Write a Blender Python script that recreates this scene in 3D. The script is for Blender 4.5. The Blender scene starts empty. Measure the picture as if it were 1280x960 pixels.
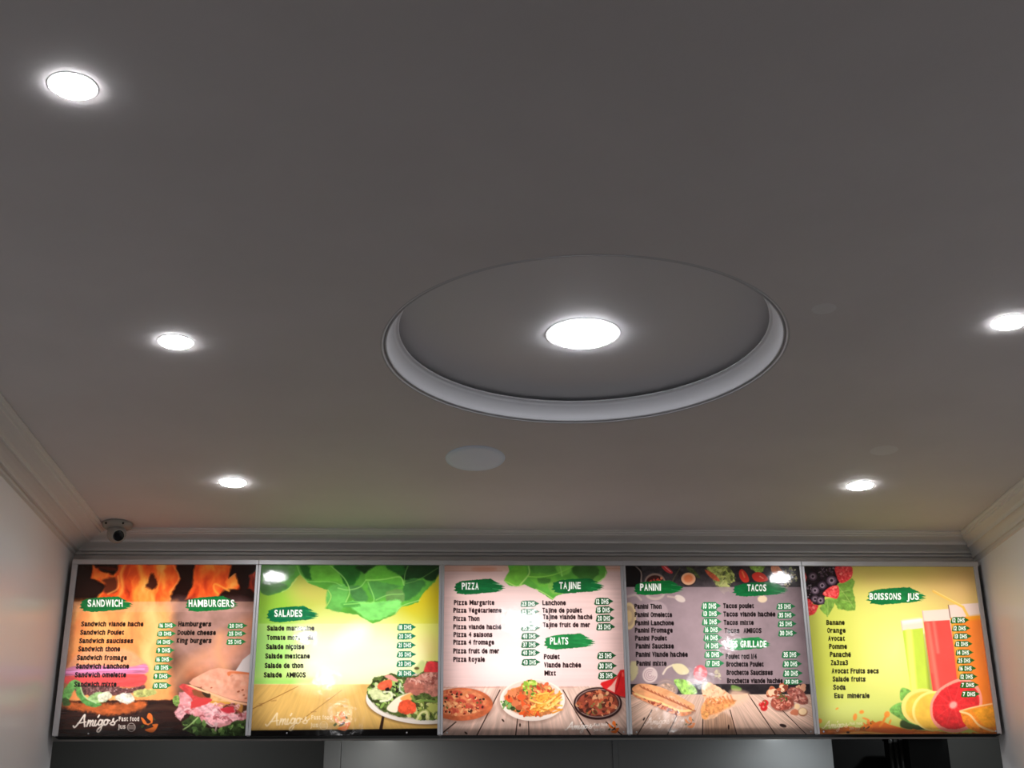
import bpy, bmesh, math, random
import numpy as np
from mathutils import Vector, Matrix

S = bpy.context.scene
C = S.collection
PI = math.pi

# ------------------------------------------------------------------ camera
EYE = Vector((-0.3630, -5.8911, 1.5))
FOCAL = 1716.5                       # focal length in pixels of a 1280 wide frame
YAW, PITCH, ROLL = 0.04757, 0.39889, -0.01015


def camera_axes():
    cy, sy, cp, sp = math.cos(YAW), math.sin(YAW), math.cos(PITCH), math.sin(PITCH)
    f = Vector((sy * cp, cy * cp, sp))
    r = Vector((cy, -sy, 0))
    u = r.cross(f)
    cr, sr = math.cos(ROLL), math.sin(ROLL)
    return f, cr * r + sr * u, -sr * r + cr * u


FWD, RIGHT, UP = camera_axes()
cam = bpy.data.cameras.new('camera')
cam.sensor_width = 36.0
cam.lens = FOCAL / 1280 * 36.0
cam.clip_start = 0.05
camo = bpy.data.objects.new('camera', cam)
C.objects.link(camo)
M = Matrix.Identity(4)
for i in range(3):
    M[i][0], M[i][1], M[i][2], M[i][3] = RIGHT[i], UP[i], -FWD[i], EYE[i]
camo.matrix_world = M
S.camera = camo

# ------------------------------------------------------------------ light and exposure
w = bpy.data.worlds.new('night')
S.world = w
w.use_nodes = True
w.node_tree.nodes['Background'].inputs[0].default_value = (0.55, 0.6, 0.75, 1)
w.node_tree.nodes['Background'].inputs[1].default_value = 0.012
S.view_settings.view_transform = 'Standard'
S.view_settings.look = 'None'
S.view_settings.gamma = 1.0
S.view_settings.use_curve_mapping = False
S.view_settings.exposure = 0.0
S.cycles.use_denoising = True
S.cycles.max_bounces = 8
S.cycles.diffuse_bounces = 5
S.cycles.sample_clamp_indirect = 6.0
S.cycles.caustics_reflective = False
S.cycles.caustics_refractive = False

LAMP_SMALL = 122.0                    # radiance of a small downlight diffuser
LAMP_BIG = 106.0                      # radiance of the round panel in the medallion
BOX_W = 2.75                          # watts of the lamp panel inside each sign box

# ------------------------------------------------------------------ helpers
H = 3.2556                           # ceiling height
XL, XR = -2.027, 2.020               # side walls
YB = 0.080                           # back wall (bulkhead) face


def lin(c):
    out = []
    for v in c[:3]:
        v = v / 255.0
        out.append(v / 12.92 if v <= 0.04045 else ((v + 0.055) / 1.055) ** 2.4)
    return tuple(out) + (1.0,)


def mat(name, col, rough=0.6, metal=0.0, spec=0.5, noise=None, bump=None, emit=None):
    m = bpy.data.materials.new(name)
    m.use_nodes = True
    nt = m.node_tree
    b = nt.nodes['Principled BSDF']
    b.inputs['Base Color'].default_value = lin(col)
    b.inputs['Roughness'].default_value = rough
    b.inputs['Metallic'].default_value = metal
    b.inputs['Specular IOR Level'].default_value = spec
    if noise or bump:
        tc = nt.nodes.new('ShaderNodeTexCoord')
    if noise:
        amp, scale = noise
        n = nt.nodes.new('ShaderNodeTexNoise')
        n.inputs['Scale'].default_value = scale
        n.inputs['Detail'].default_value = 5
        nt.links.new(tc.outputs['Object'], n.inputs['Vector'])
        r = nt.nodes.new('ShaderNodeValToRGB')
        a = lin(col)
        r.color_ramp.elements[0].position = 0.3
        r.color_ramp.elements[1].position = 0.7
        r.color_ramp.elements[0].color = tuple(x * (1 - amp) for x in a[:3]) + (1,)
        r.color_ramp.elements[1].color = tuple(min(1, x * (1 + amp)) for x in a[:3]) + (1,)
        nt.links.new(n.outputs['Fac'], r.inputs['Fac'])
        nt.links.new(r.outputs['Color'], b.inputs['Base Color'])
    if bump:
        st, scale = bump
        n = nt.nodes.new('ShaderNodeTexNoise')
        n.inputs['Scale'].default_value = scale
        n.inputs['Detail'].default_value = 3
        nt.links.new(tc.outputs['Object'], n.inputs['Vector'])
        bp = nt.nodes.new('ShaderNodeBump')
        bp.inputs['Strength'].default_value = st
        bp.inputs['Distance'].default_value = 0.01
        nt.links.new(n.outputs['Fac'], bp.inputs['Height'])
        nt.links.new(bp.outputs['Normal'], b.inputs['Normal'])
    if emit:
        b.inputs['Emission Color'].default_value = tuple(emit[:3]) + (1,)
        b.inputs['Emission Strength'].default_value = emit[3]
    return m


MAT = dict(
    ceiling=mat('ceiling_paint', (204, 201, 202), 0.75, noise=(0.03, 3.0), bump=(0.05, 40)),
    plaster=mat('plaster_white', (212, 210, 207), 0.6),
    mould=mat('moulding_paint', (182, 183, 187), 0.6),
    disc=mat('medallion_paint', (204, 204, 207), 0.6),
    wall=mat('wall_gloss_paint', (240, 238, 237), 0.26, bump=(0.06, 6)),
    bulk=mat('bulkhead_paint', (206, 200, 194), 0.6),
    floor=mat('floor_tile', (126, 127, 131), 0.35, noise=(0.08, 2.0)),
    alu=mat('brushed_aluminium', (206, 207, 210), 0.42, 0.45),
    black=mat('black_metal', (14, 13, 13), 0.5),
    boxin=mat('box_inside_white', (235, 235, 235), 0.8),
    white=mat('white_plastic', (232, 233, 234), 0.4),
    cover=mat('cool_white_plastic', (206, 224, 244), 0.5),
    patch=mat('pale_patch', (212, 212, 214), 0.7),
    camgrey=mat('grey_plastic', (150, 149, 143), 0.5),
    lens=mat('black_glass', (6, 6, 7), 0.08),
    steel=mat('grey_hood_enamel', (150, 153, 154), 0.22, 0.0, bump=(0.03, 8)),
    kwall=mat('dark_kitchen_wall', (112, 111, 107), 0.6),
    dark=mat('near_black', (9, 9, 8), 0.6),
    pole=mat('grey_pole', (60, 59, 56), 0.4),
    shiny=mat('shiny_tip', (190, 190, 188), 0.2, 0.6),
    lamp=mat('lit_diffuser', (255, 255, 255), 0.5, emit=(0.985, 0.97, 0.985, LAMP_SMALL)),
    lampb=mat('lit_panel', (255, 255, 255), 0.5, emit=(0.965, 0.96, 1.0, LAMP_BIG)),
    lampk2=mat('added_lamp_diffuser', (255, 255, 255), 0.5, emit=(1.0, 0.98, 0.93, 42.0)),
    lampk=mat('lit_kitchen_diffuser', (255, 255, 255), 0.5, emit=(0.93, 0.98, 1.0, 72.0)),
)


def link(name, me, m=None, parent=None, smooth=False):
    o = bpy.data.objects.new(name, me)
    C.objects.link(o)
    if m is not None:
        for x in (m if isinstance(m, (list, tuple)) else [m]):
            me.materials.append(x)
    if smooth:
        for p in me.polygons:
            p.use_smooth = True
    if parent:
        o.parent = parent
    return o


def from_bm(name, bm, m=None, parent=None, smooth=False):
    bmesh.ops.recalc_face_normals(bm, faces=bm.faces[:])
    me = bpy.data.meshes.new(name)
    bm.to_mesh(me)
    bm.free()
    return link(name, me, m, parent, smooth)


def add_box(bm, a, b, bevel=0.0):
    r = bmesh.ops.create_cube(bm, size=1)
    vs = r['verts']
    for v in vs:
        for k in range(3):
            v.co[k] = a[k] + (v.co[k] + 0.5) * (b[k] - a[k])
    if bevel:
        es = list({e for v in vs for e in v.link_edges})
        bmesh.ops.bevel(bm, geom=es, offset=bevel, segments=2, affect='EDGES', profile=0.5)


def box(name, a, b, m, parent=None, bevel=0.0):
    bm = bmesh.new()
    add_box(bm, a, b, bevel)
    return from_bm(name, bm, m, parent)


def lathe(name, prof, m, parent=None, n=64, close_in=False, smooth=True, axis=None):
    """prof: list of (radius, height); revolved round local z."""
    bm = bmesh.new()
    rings = []
    for r, z in prof:
        if r < 1e-6:
            rings.append([bm.verts.new((0, 0, z))])
        else:
            rings.append([bm.verts.new((r * math.cos(2 * PI * k / n), r * math.sin(2 * PI * k / n), z)) for k in range(n)])
    for a, b in zip(rings, rings[1:]):
        for k in range(n):
            j = (k + 1) % n
            if len(a) == 1 and len(b) == 1:
                continue
            if len(a) == 1:
                bm.faces.new((a[0], b[k], b[j]))
            elif len(b) == 1:
                bm.faces.new((a[k], a[j], b[0]))
            else:
                bm.faces.new((a[k], a[j], b[j], b[k]))
    o = from_bm(name, bm, m, parent, smooth)
    return o


def thing(name, label, cat, loc=(0, 0, 0), group=None):
    o = bpy.data.objects.new(name, None)
    o.empty_display_size = 0.05
    C.objects.link(o)
    o.location = loc
    o['label'] = label
    o['category'] = cat
    if group:
        o['group'] = group
    return o


def tag(o, label, cat, group=None):
    o['label'] = label
    o['category'] = cat
    if group:
        o['group'] = group
    return o


def struct(o):
    o['kind'] = 'structure'
    return o


# ------------------------------------------------------------------ room shell
YF = -8.5                            # wall behind the viewer
struct(box('floor', (XL - 0.4, YF, -0.1), (XR + 0.4, 2.2, 0.0), MAT['floor']))
struct(box('wall_left', (XL - 0.15, YF, 0), (XL, 0.095, H), MAT['wall']))
struct(box('wall_right', (XR, YF, 0), (XR + 0.15, 0.095, H), MAT['wall']))
struct(box('wall_front', (XL - 0.15, YF - 0.12, 0), (XR + 0.15, YF, H), MAT['bulk']))

# ceiling: slab face with the round opening of the medallion
RC = Vector((0.0469, -2.0037))
RR = 0.627


def make_ceiling():
    bm = bmesh.new()
    n = 160
    x0, x1, y0, y1 = XL - 0.15, XR + 0.15, YF, YB + 0.1
    inner, outer = [], []
    corner_angles = []
    for k in range(n):
        a = 2 * PI * k / n
        d = Vector((math.cos(a), math.sin(a)))
        inner.append(bm.verts.new((RC.x + (RR + 0.0048) * d.x, RC.y + (RR + 0.0048) * d.y, H)))
        t = min(((x1 - RC.x) / d.x if d.x > 1e-9 else 1e9), ((x0 - RC.x) / d.x if d.x < -1e-9 else 1e9),
                ((y1 - RC.y) / d.y if d.y > 1e-9 else 1e9), ((y0 - RC.y) / d.y if d.y < -1e-9 else 1e9))
        outer.append(bm.verts.new((RC.x + t * d.x, RC.y + t * d.y, H)))
    for k in range(n):
        j = (k + 1) % n
        bm.faces.new((inner[k], outer[k], outer[j], inner[j]))
    for cx in (x0, x1):
        for cy in (y0, y1):
            c = bm.verts.new((cx, cy, H))
            a = math.atan2(cy - RC.y, cx - RC.x) % (2 * PI)
            k = int(a / (2 * PI) * n)
            bm.faces.new((outer[k], c, outer[(k + 1) % n]))
    # roof slab over the opening so no outside light enters
    add_box(bm, (x0, y0, H + 0.12), (x1, y1, H + 0.2))
    for (a, b) in (((x0, y0, H), (x0 + .02, y1, H + .12)), ((x1 - .02, y0, H), (x1, y1, H + .12)),
                   ((x0, y0, H), (x1, y0 + .02, H + .12)), ((x0, y1 - .02, H), (x1, y1, H + .12))):
        add_box(bm, a, b)
    me = bpy.data.meshes.new('ceiling')
    bm.to_mesh(me)
    bm.free()
    return struct(link('ceiling', me, MAT['ceiling']))


make_ceiling()

# bulkhead above the kitchen opening (the sign boxes hang on it)
ZB, ZT = 2.3813, 3.1374              # bottom and top of the sign boxes
struct(box('wall_back', (XL - 0.15, YB, ZB + 0.004), (XR + 0.15, YB + 0.08, H), MAT['bulk']))

# kitchen behind the opening
struct(box('wall_kitchen_back', (-2.6, 1.6, 0), (2.75, 1.7, 3.0), MAT['kwall']))
struct(box('wall_kitchen_left', (-2.6, 0.17, 0), (-2.5, 1.6, 3.0), MAT['kwall']))
struct(box('wall_kitchen_right', (2.65, 0.17, 0), (2.75, 1.6, 3.0), MAT['kwall']))
struct(box('ceiling_kitchen', (-2.6, 0.17, 2.95), (2.75, 1.7, 3.05), MAT['kwall']))

# cornices: stepped plaster profile (distance from wall, drop below ceiling)
PROF = [(0.172, 0.0), (0.172, 0.006), (0.163, 0.009), (0.160, 0.014), (0.147, 0.0145), (0.145, 0.019),
        (0.118, 0.0225), (0.094, 0.027), (0.088, 0.031), (0.086, 0.039), (0.078, 0.039), (0.074, 0.0355),
        (0.056, 0.0415), (0.038, 0.050), (0.031, 0.056), (0.030, 0.063), (0.020, 0.064), (0.017, 0.060),
        (0.013, 0.066), (0.012, 0.073), (0.0, 0.077), (-0.01, 0.077)]


def cornice(name, fn, stations):
    bm = bmesh.new()
    rows = []
    for s in stations:
        rows.append([bm.verts.new(fn(d, h, s)) for d, h in PROF])
    for a, b in zip(rows, rows[1:]):
        for k in range(len(PROF) - 1):
            bm.faces.new((a[k], a[k + 1], b[k + 1], b[k]))
    return struct(from_bm(name, bm, MAT['plaster']))


cornice('trim_1', lambda d, h, s: (XL + d, YF if s else YB - d, H - h), (0, 1))
cornice('trim_2', lambda d, h, s: ((XR - d * 0.66) if s else (XL + d), YB - d, H - h), (0, 1))
cornice('trim_3', lambda d, h, s: (XR - d * 0.66, YF if s else YB - d, H - h * 1.35), (0, 1))

# ------------------------------------------------------------------ ceiling medallion
med = thing('ceiling_medallion', 'large round plaster ring set in the ceiling around a recessed disc', 'ceiling medallion',
            (RC.x, RC.y, H))
lathe('moulding', [(0.645, 0.004), (0.6335, 0.0015), (0.6315, 0.0003), (0.627, -0.0006), (0.6235, 0.001), (0.6205, 0.007), (0.6185, 0.008),
                   (0.617, 0.004), (0.613, 0.003), (0.6105, 0.007), (0.6095, 0.016), (0.607, 0.026), (0.603, 0.035), (0.598, 0.043), (0.592, 0.050),
                   (0.588, 0.0535), (0.587, 0.0565), (0.582, 0.0590), (0.577, 0.0605), (0.5755, 0.063), (0.577, 0.066), (0.582, 0.0685), (0.64, 0.0685)], MAT['mould'], med, 160)
lathe('disc', [(0.0, 0.080), (0.68, 0.080), (0.68, 0.095), (0.0, 0.095)], MAT['disc'], med, 160, smooth=False)

# ------------------------------------------------------------------ downlights


def downlight(loc, r, label, lampm, group='small round downlights', deep=0.005):
    t = thing('downlight', label, 'ceiling light', loc, group)
    lathe('trim_ring', [(r * 1.2, 0.001), (r * 1.19, -0.0008), (r * 1.03, -0.0014), (r * 1.01, 0.001)],
          MAT['white'], t, 40, smooth=False)
    lathe('diffuser', [(r * 1.0, 0.0), (r * 1.0, -deep * 0.7), (r * 0.97, -deep * 0.9), (r * 0.85, -deep), (0.0, -deep * 1.05)], lampm, t, 32)
    return t


downlight((-1.2222, -0.7092, H), 0.048, 'small lit downlight above the green salad board, near the back cornice', MAT['lamp'])
downlight((1.2805, -0.7104, H), 0.048, 'small lit downlight above the gap between the grill and juice boards', MAT['lamp'])
downlight((-1.2061, -2.0384, H), 0.047, 'small lit downlight level with the medallion, on its left', MAT['lamp'])
downlight((1.3065, -2.2379, H), 0.047, 'small lit downlight cut by the right edge of the photo', MAT['lamp'])
downlight((-1.1872, -3.3659, H), 0.045, 'small lit downlight in the top left corner, farthest from the boards', MAT['lamp'])
downlight((1.33, -3.42, H), 0.053, 'small lit downlight overhead, beyond the right edge of view', MAT['lamp'])
downlight((-1.19, -4.75, H), 0.053, 'small lit downlight behind the viewer beside the left wall', MAT['lamp'])
downlight((1.33, -4.75, H), 0.053, 'small lit downlight behind the viewer beside the right wall', MAT['lamp'])
downlight((0.052, -1.952, H + 0.080), 0.100, 'large lit round panel light in the middle of the recessed medallion disc', MAT['lampb'], None, 0.007)

# ------------------------------------------------------------------ ceiling covers
sp = thing('ceiling_speaker', 'pale bluish oval speaker cover flush in the ceiling between medallion and boards', 'speaker', (-0.272, -1.0064, H))
g = lathe('grille', [(0.0, -0.0045), (0.090, -0.004), (0.105, -0.003), (0.109, 0.0)], MAT['cover'], sp, 48)
g.scale = (1.0, 1.24, 1.0)
g = lathe('rim', [(0.106, -0.0025), (0.107, -0.0032), (0.1115, -0.0022), (0.113, 0.0)], MAT['cover'], sp, 48)
g.scale = (1.0, 1.24, 1.0)
for (x, y, r, lab) in ((0.7237, -2.3165, 0.036, 'faint pale round patch on the ceiling just right of the medallion'),
                       (1.2565, -1.1209, 0.052, 'faint pale round patch on the ceiling behind the right back downlight')):
    o = lathe('ceiling_patch', [(0.0, -0.0012), (r * 0.8, -0.0011), (r, 0.0)], MAT['patch'], None, 32)  # thin disc slightly paler than the ceiling
    o.location = (x, y, H)
    tag(o, lab, 'ceiling patch', 'pale patches on the ceiling')

# ------------------------------------------------------------------ security camera
sc = thing('security_camera', 'white turret security camera with black lens under the ceiling corner', 'security camera', (-1.791, -0.158, H))
lathe('base', [(0.0, 0.0), (0.062, 0.0), (0.064, -0.004), (0.064, -0.012), (0.060, -0.020), (0.045, -0.028), (0.0, -0.030)], MAT['camgrey'], sc, 48)
for sx in (-0.036, 0.036):
    o = lathe('screw', [(0.0, -0.0015), (0.0045, -0.0015), (0.0045, 0.002)], MAT['black'], sc, 12)
    o.location = (sx, -0.0535, -0.0165)
    o.rotation_euler = (math.radians(-62), 0, 0)
ball = lathe('ball', [(0.0, -0.041)] + [(0.041 * math.cos(a), 0.041 * math.sin(a)) for a in np.linspace(-1.45, 1.0, 22)], MAT['camgrey'], sc, 48)
aim = (EYE - Vector((-1.791, -0.158, H - 0.047))).normalized() + Vector((0.27, 0, -0.26))
q = aim.to_track_quat('Z', 'X')
ball.location = (0, 0, -0.047)
face = bpy.data.objects.new('lens', None)
ld = lathe('lens', [(0.0, 0.0445), (0.012, 0.0445), (0.021, 0.0430), (0.0235, 0.0410), (0.0235, 0.030)], MAT['lens'], sc, 40)
ld.location = (0, 0, -0.047)
ld.rotation_mode = 'QUATERNION'
ld.rotation_quaternion = q
lr = lathe('lens_ring', [(0.0236, 0.030), (0.0236, 0.0425), (0.027, 0.0425), (0.029, 0.0390), (0.029, 0.028)], MAT['camgrey'], sc, 40)
lr.location = (0, 0, -0.047)
lr.rotation_mode = 'QUATERNION'
lr.rotation_quaternion = q
bpy.data.objects.remove(face)

# ------------------------------------------------------------------ kitchen seen below the signs
hood = thing('extractor_hood', 'wide grey metal extractor hood front below the middle boards', 'extractor hood', (0.24, 0.6, 0))
for nm, a, b in (('side_panel', -1.175, -1.098), ('front_panel', -1.096, 0.155), ('joint_strip', 0.155, 0.180), ('front_panel', 0.180, 1.185)):
    yy = -0.004 if nm == 'joint_strip' else (0.002 if nm == 'side_panel' else 0.0)
    box(nm, (a, yy, 1.75), (b, 0.05, 2.80), MAT['steel'], hood, 0.002)
box('hood_body', (-1.17, 0.05, 1.78), (1.18, 0.85, 2.78), MAT['steel'], hood)
for x, lab in ((1.22, 'small round kitchen lamp shining on the right end of the hood'), (-0.66, 'unseen round kitchen lamp added to brighten the left end of the hood')):  # the left lamp is added to brighten its end of the hood
    kl = thing('kitchen_lamp', lab, 'lamp', (x, 0.33, 2.53), 'kitchen lamps hidden by the boards')
    lathe('lamp_body', [(0.0, 0.02), (0.055, 0.02), (0.055, 0.0), (0.048, -0.004)], MAT['white'], kl, 32)
    lathe('diffuser', [(0.048, -0.002), (0.03, -0.008), (0.0, -0.010)], (MAT['lampk'] if x > 0 else MAT['lampk2']), kl, 32)
    box('bracket', (-0.01, -0.17, 0.018), (0.01, 0.01, 0.03), MAT['white'], kl)
for x, y, lab in ((-1.75, 0.85, 'unseen round downlight added to brighten the left end of the kitchen'), (2.3, 0.95, 'unseen round downlight added to brighten the right end of the kitchen')):
    downlight((x, y, 2.95), 0.055, lab, MAT['lampk'], 'added kitchen downlights hidden by the boards')  # unseen downlights added to lift the kitchen walls out of black
struct(box('niche_shade', (1.655, 1.50, 0), (2.06, 1.6, 2.95), MAT['dark']))  # near-black slab standing in for the shade inside a niche
cab = thing('tall_cabinet', 'black tall cabinet standing in the dark kitchen behind the juice board', 'cabinet', (2.02, 1.2, 0))
box('cabinet_body', (-0.10, -0.2, 0.0), (0.10, 0.2, 2.555), MAT['dark'], cab, 0.004)
box('cabinet_top', (-0.104, -0.21, 2.556), (0.104, 0.21, 2.57), MAT['dark'], cab, 0.003)
for k, (x, zt, lab) in enumerate(((1.845, 2.515, 'slim grey pole with shiny tip, farthest from the black cabinet'),
                                  (1.872, 2.520, 'slim grey pole with shiny tip, middle one beside the black cabinet'),
                                  (1.898, 2.528, 'slim grey pole with shiny tip, closest to the black cabinet'))):
    p = thing('slim_pole', lab, 'pole', (x, 1.05, 0), 'slim poles in the kitchen')
    lathe('shaft', [(0.0, 0.0), (0.009, 0.0), (0.009, zt - 0.02), (0.0, zt - 0.02)], MAT['pole'], p, 16)
    lathe('tip', [(0.0095, zt - 0.0195), (0.0095, zt - 0.005), (0.006, zt), (0.0, zt + 0.001)], MAT['shiny'], p, 16)

# ------------------------------------------------------------------ printed posters
# Measured sheets of the photograph: origin and magnification of each, used to read off where print lies on the sign plane
SHEETS = {'0': (0, 0, 1), '1': (60, 690, 4), '2': (310, 690, 4), '3': (545, 690, 4), '4': (775, 690, 4), '5': (1000, 690, 4),
          'A': (60, 690, 8), 'B': (190, 690, 8), 'C': (60, 800, 7.68), 'D': (190, 800, 7.68), 'E': (310, 690, 8), 'F': (430, 690, 8),
          'G': (310, 800, 7.677), 'H': (430, 800, 7.677), 'I': (545, 690, 8), 'J': (665, 690, 8), 'K': (545, 800, 7.68),
          'L': (665, 800, 7.68), 'N': (775, 690, 8), 'O': (895, 690, 8), 'P': (775, 800, 7.68), 'Q': (895, 800, 7.677),
          'T': (1000, 690, 8), 'U': (1125, 690, 8), 'V': (1000, 800, 7.677), 'X': (1125, 800, 7.68)}
STEP = 0.00165
YP = 0.004                           # poster plane
FA, RA, UA, EA = (np.array(v) for v in (FWD, RIGHT, UP, EYE))


def sheet_to_plane(k, pts):
    ox, oy, s = SHEETS[k]
    a = np.asarray(pts, float).reshape(-1, 2)
    px, py = ox + a[:, 0] / s, oy + a[:, 1] / s
    d = FA[None] * FOCAL + RA[None] * (px - 640)[:, None] - UA[None] * (py - 480)[:, None]
    t = (YP - EA[1]) / d[:, 1]
    return EA[0] + t * d[:, 0], EA[2] + t * d[:, 2]


def vnoise(x, y, scale, seed):
    x, y = x / scale + seed * 17.31, y / scale + seed * 5.77
    xi, yi = np.floor(x).astype(np.int64), np.floor(y).astype(np.int64)
    fx, fy = x - xi, y - yi
    fx, fy = fx * fx * (3 - 2 * fx), fy * fy * (3 - 2 * fy)

    def h(a, b):
        n = (a * 374761393 + b * 668265263 + seed * 144665) & 0x7fffffff
        n = ((n ^ (n >> 13)) * 1274126177) & 0x7fffffff
        return ((n ^ (n >> 16)) & 0xffff) / 65535.0
    return ((h(xi, yi) * (1 - fx) + h(xi + 1, yi) * fx) * (1 - fy) + (h(xi, yi + 1) * (1 - fx) + h(xi + 1, yi + 1) * fx) * fy) * 2 - 1


def fbm(x, y, scale, seed, octs=4):
    v, a, t = 0, 1.0, 0
    for o in range(octs):
        v = v + a * vnoise(x, y, scale / 2 ** o, seed + o)
        t += a
        a *= 0.55
    return v / t * 1.5


CAPH, XH = 0.682, 0.658
_glyph_cache = {}
NARROW = {'i': .46, 'l': .46, 'j': .5, 'I': .5, '1': .44, 'J': .72, '/': .7, 't': .78, 'r': .8, 'f': .78, ' ': .62, 'm': 1.5, 'w': 1.4, 'M': 1.42, 'W': 1.45}


def glyph_tris(ch, bold):
    key = (ch, bold)
    if key not in _glyph_cache:
        cu = bpy.data.curves.new('lettering', 'FONT')
        cu.body = ch
        cu.size = 1.0
        cu.resolution_u = 3
        cu.offset = bold
        o = bpy.data.objects.new('lettering', cu)
        C.objects.link(o)
        dg = bpy.context.evaluated_depsgraph_get()
        dg.update()
        me = o.evaluated_get(dg).to_mesh()
        me.calc_loop_triangles()
        v = np.empty(len(me.vertices) * 3)
        me.vertices.foreach_get('co', v)
        v = v.reshape(-1, 3)[:, :2]
        t = np.empty(len(me.loop_triangles) * 3, np.int32)
        me.loop_triangles.foreach_get('vertices', t)
        tri = v[t.reshape(-1, 3)].copy()
        o.evaluated_get(dg).to_mesh_clear()
        bpy.data.objects.remove(o)
        bpy.data.curves.remove(cu)
        mn, mx = tri[..., 0].min(), tri[..., 0].max()
        tri[..., 0] = (tri[..., 0] - mn) / (mx - mn)
        _glyph_cache[key] = tri
    return _glyph_cache[key]


def text_tris(s, bold):
    """condensed setting: every letter squeezed to nearly the same narrow width"""
    x, out = 0.0, []
    for ch in s:
        adv = NARROW.get(ch, 1.0)
        if ch != ' ':
            g = glyph_tris('e' if ch == 'é' else ch, bold).copy()
            if ch == 'é':
                g = np.concatenate([g, np.array([[[.35, .50], [.60, .50], [.62, .66]], [[.62, .66], [.35, .50], [.9, .66]], [[.35, .5], [.6, .5], [.9, .66]]])])
            g[..., 0] = x + g[..., 0] * (adv - 0.15)
            if ch.islower():         # tall lower case, as on the signs
                y = g[..., 1] / CAPH
                g[..., 1] = np.where(y < XH, y / XH * 0.80, 0.80 + (y - XH) / (1 - XH) * 0.20) * CAPH
            out.append(g)
        x += adv
    return np.concatenate(out)


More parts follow.
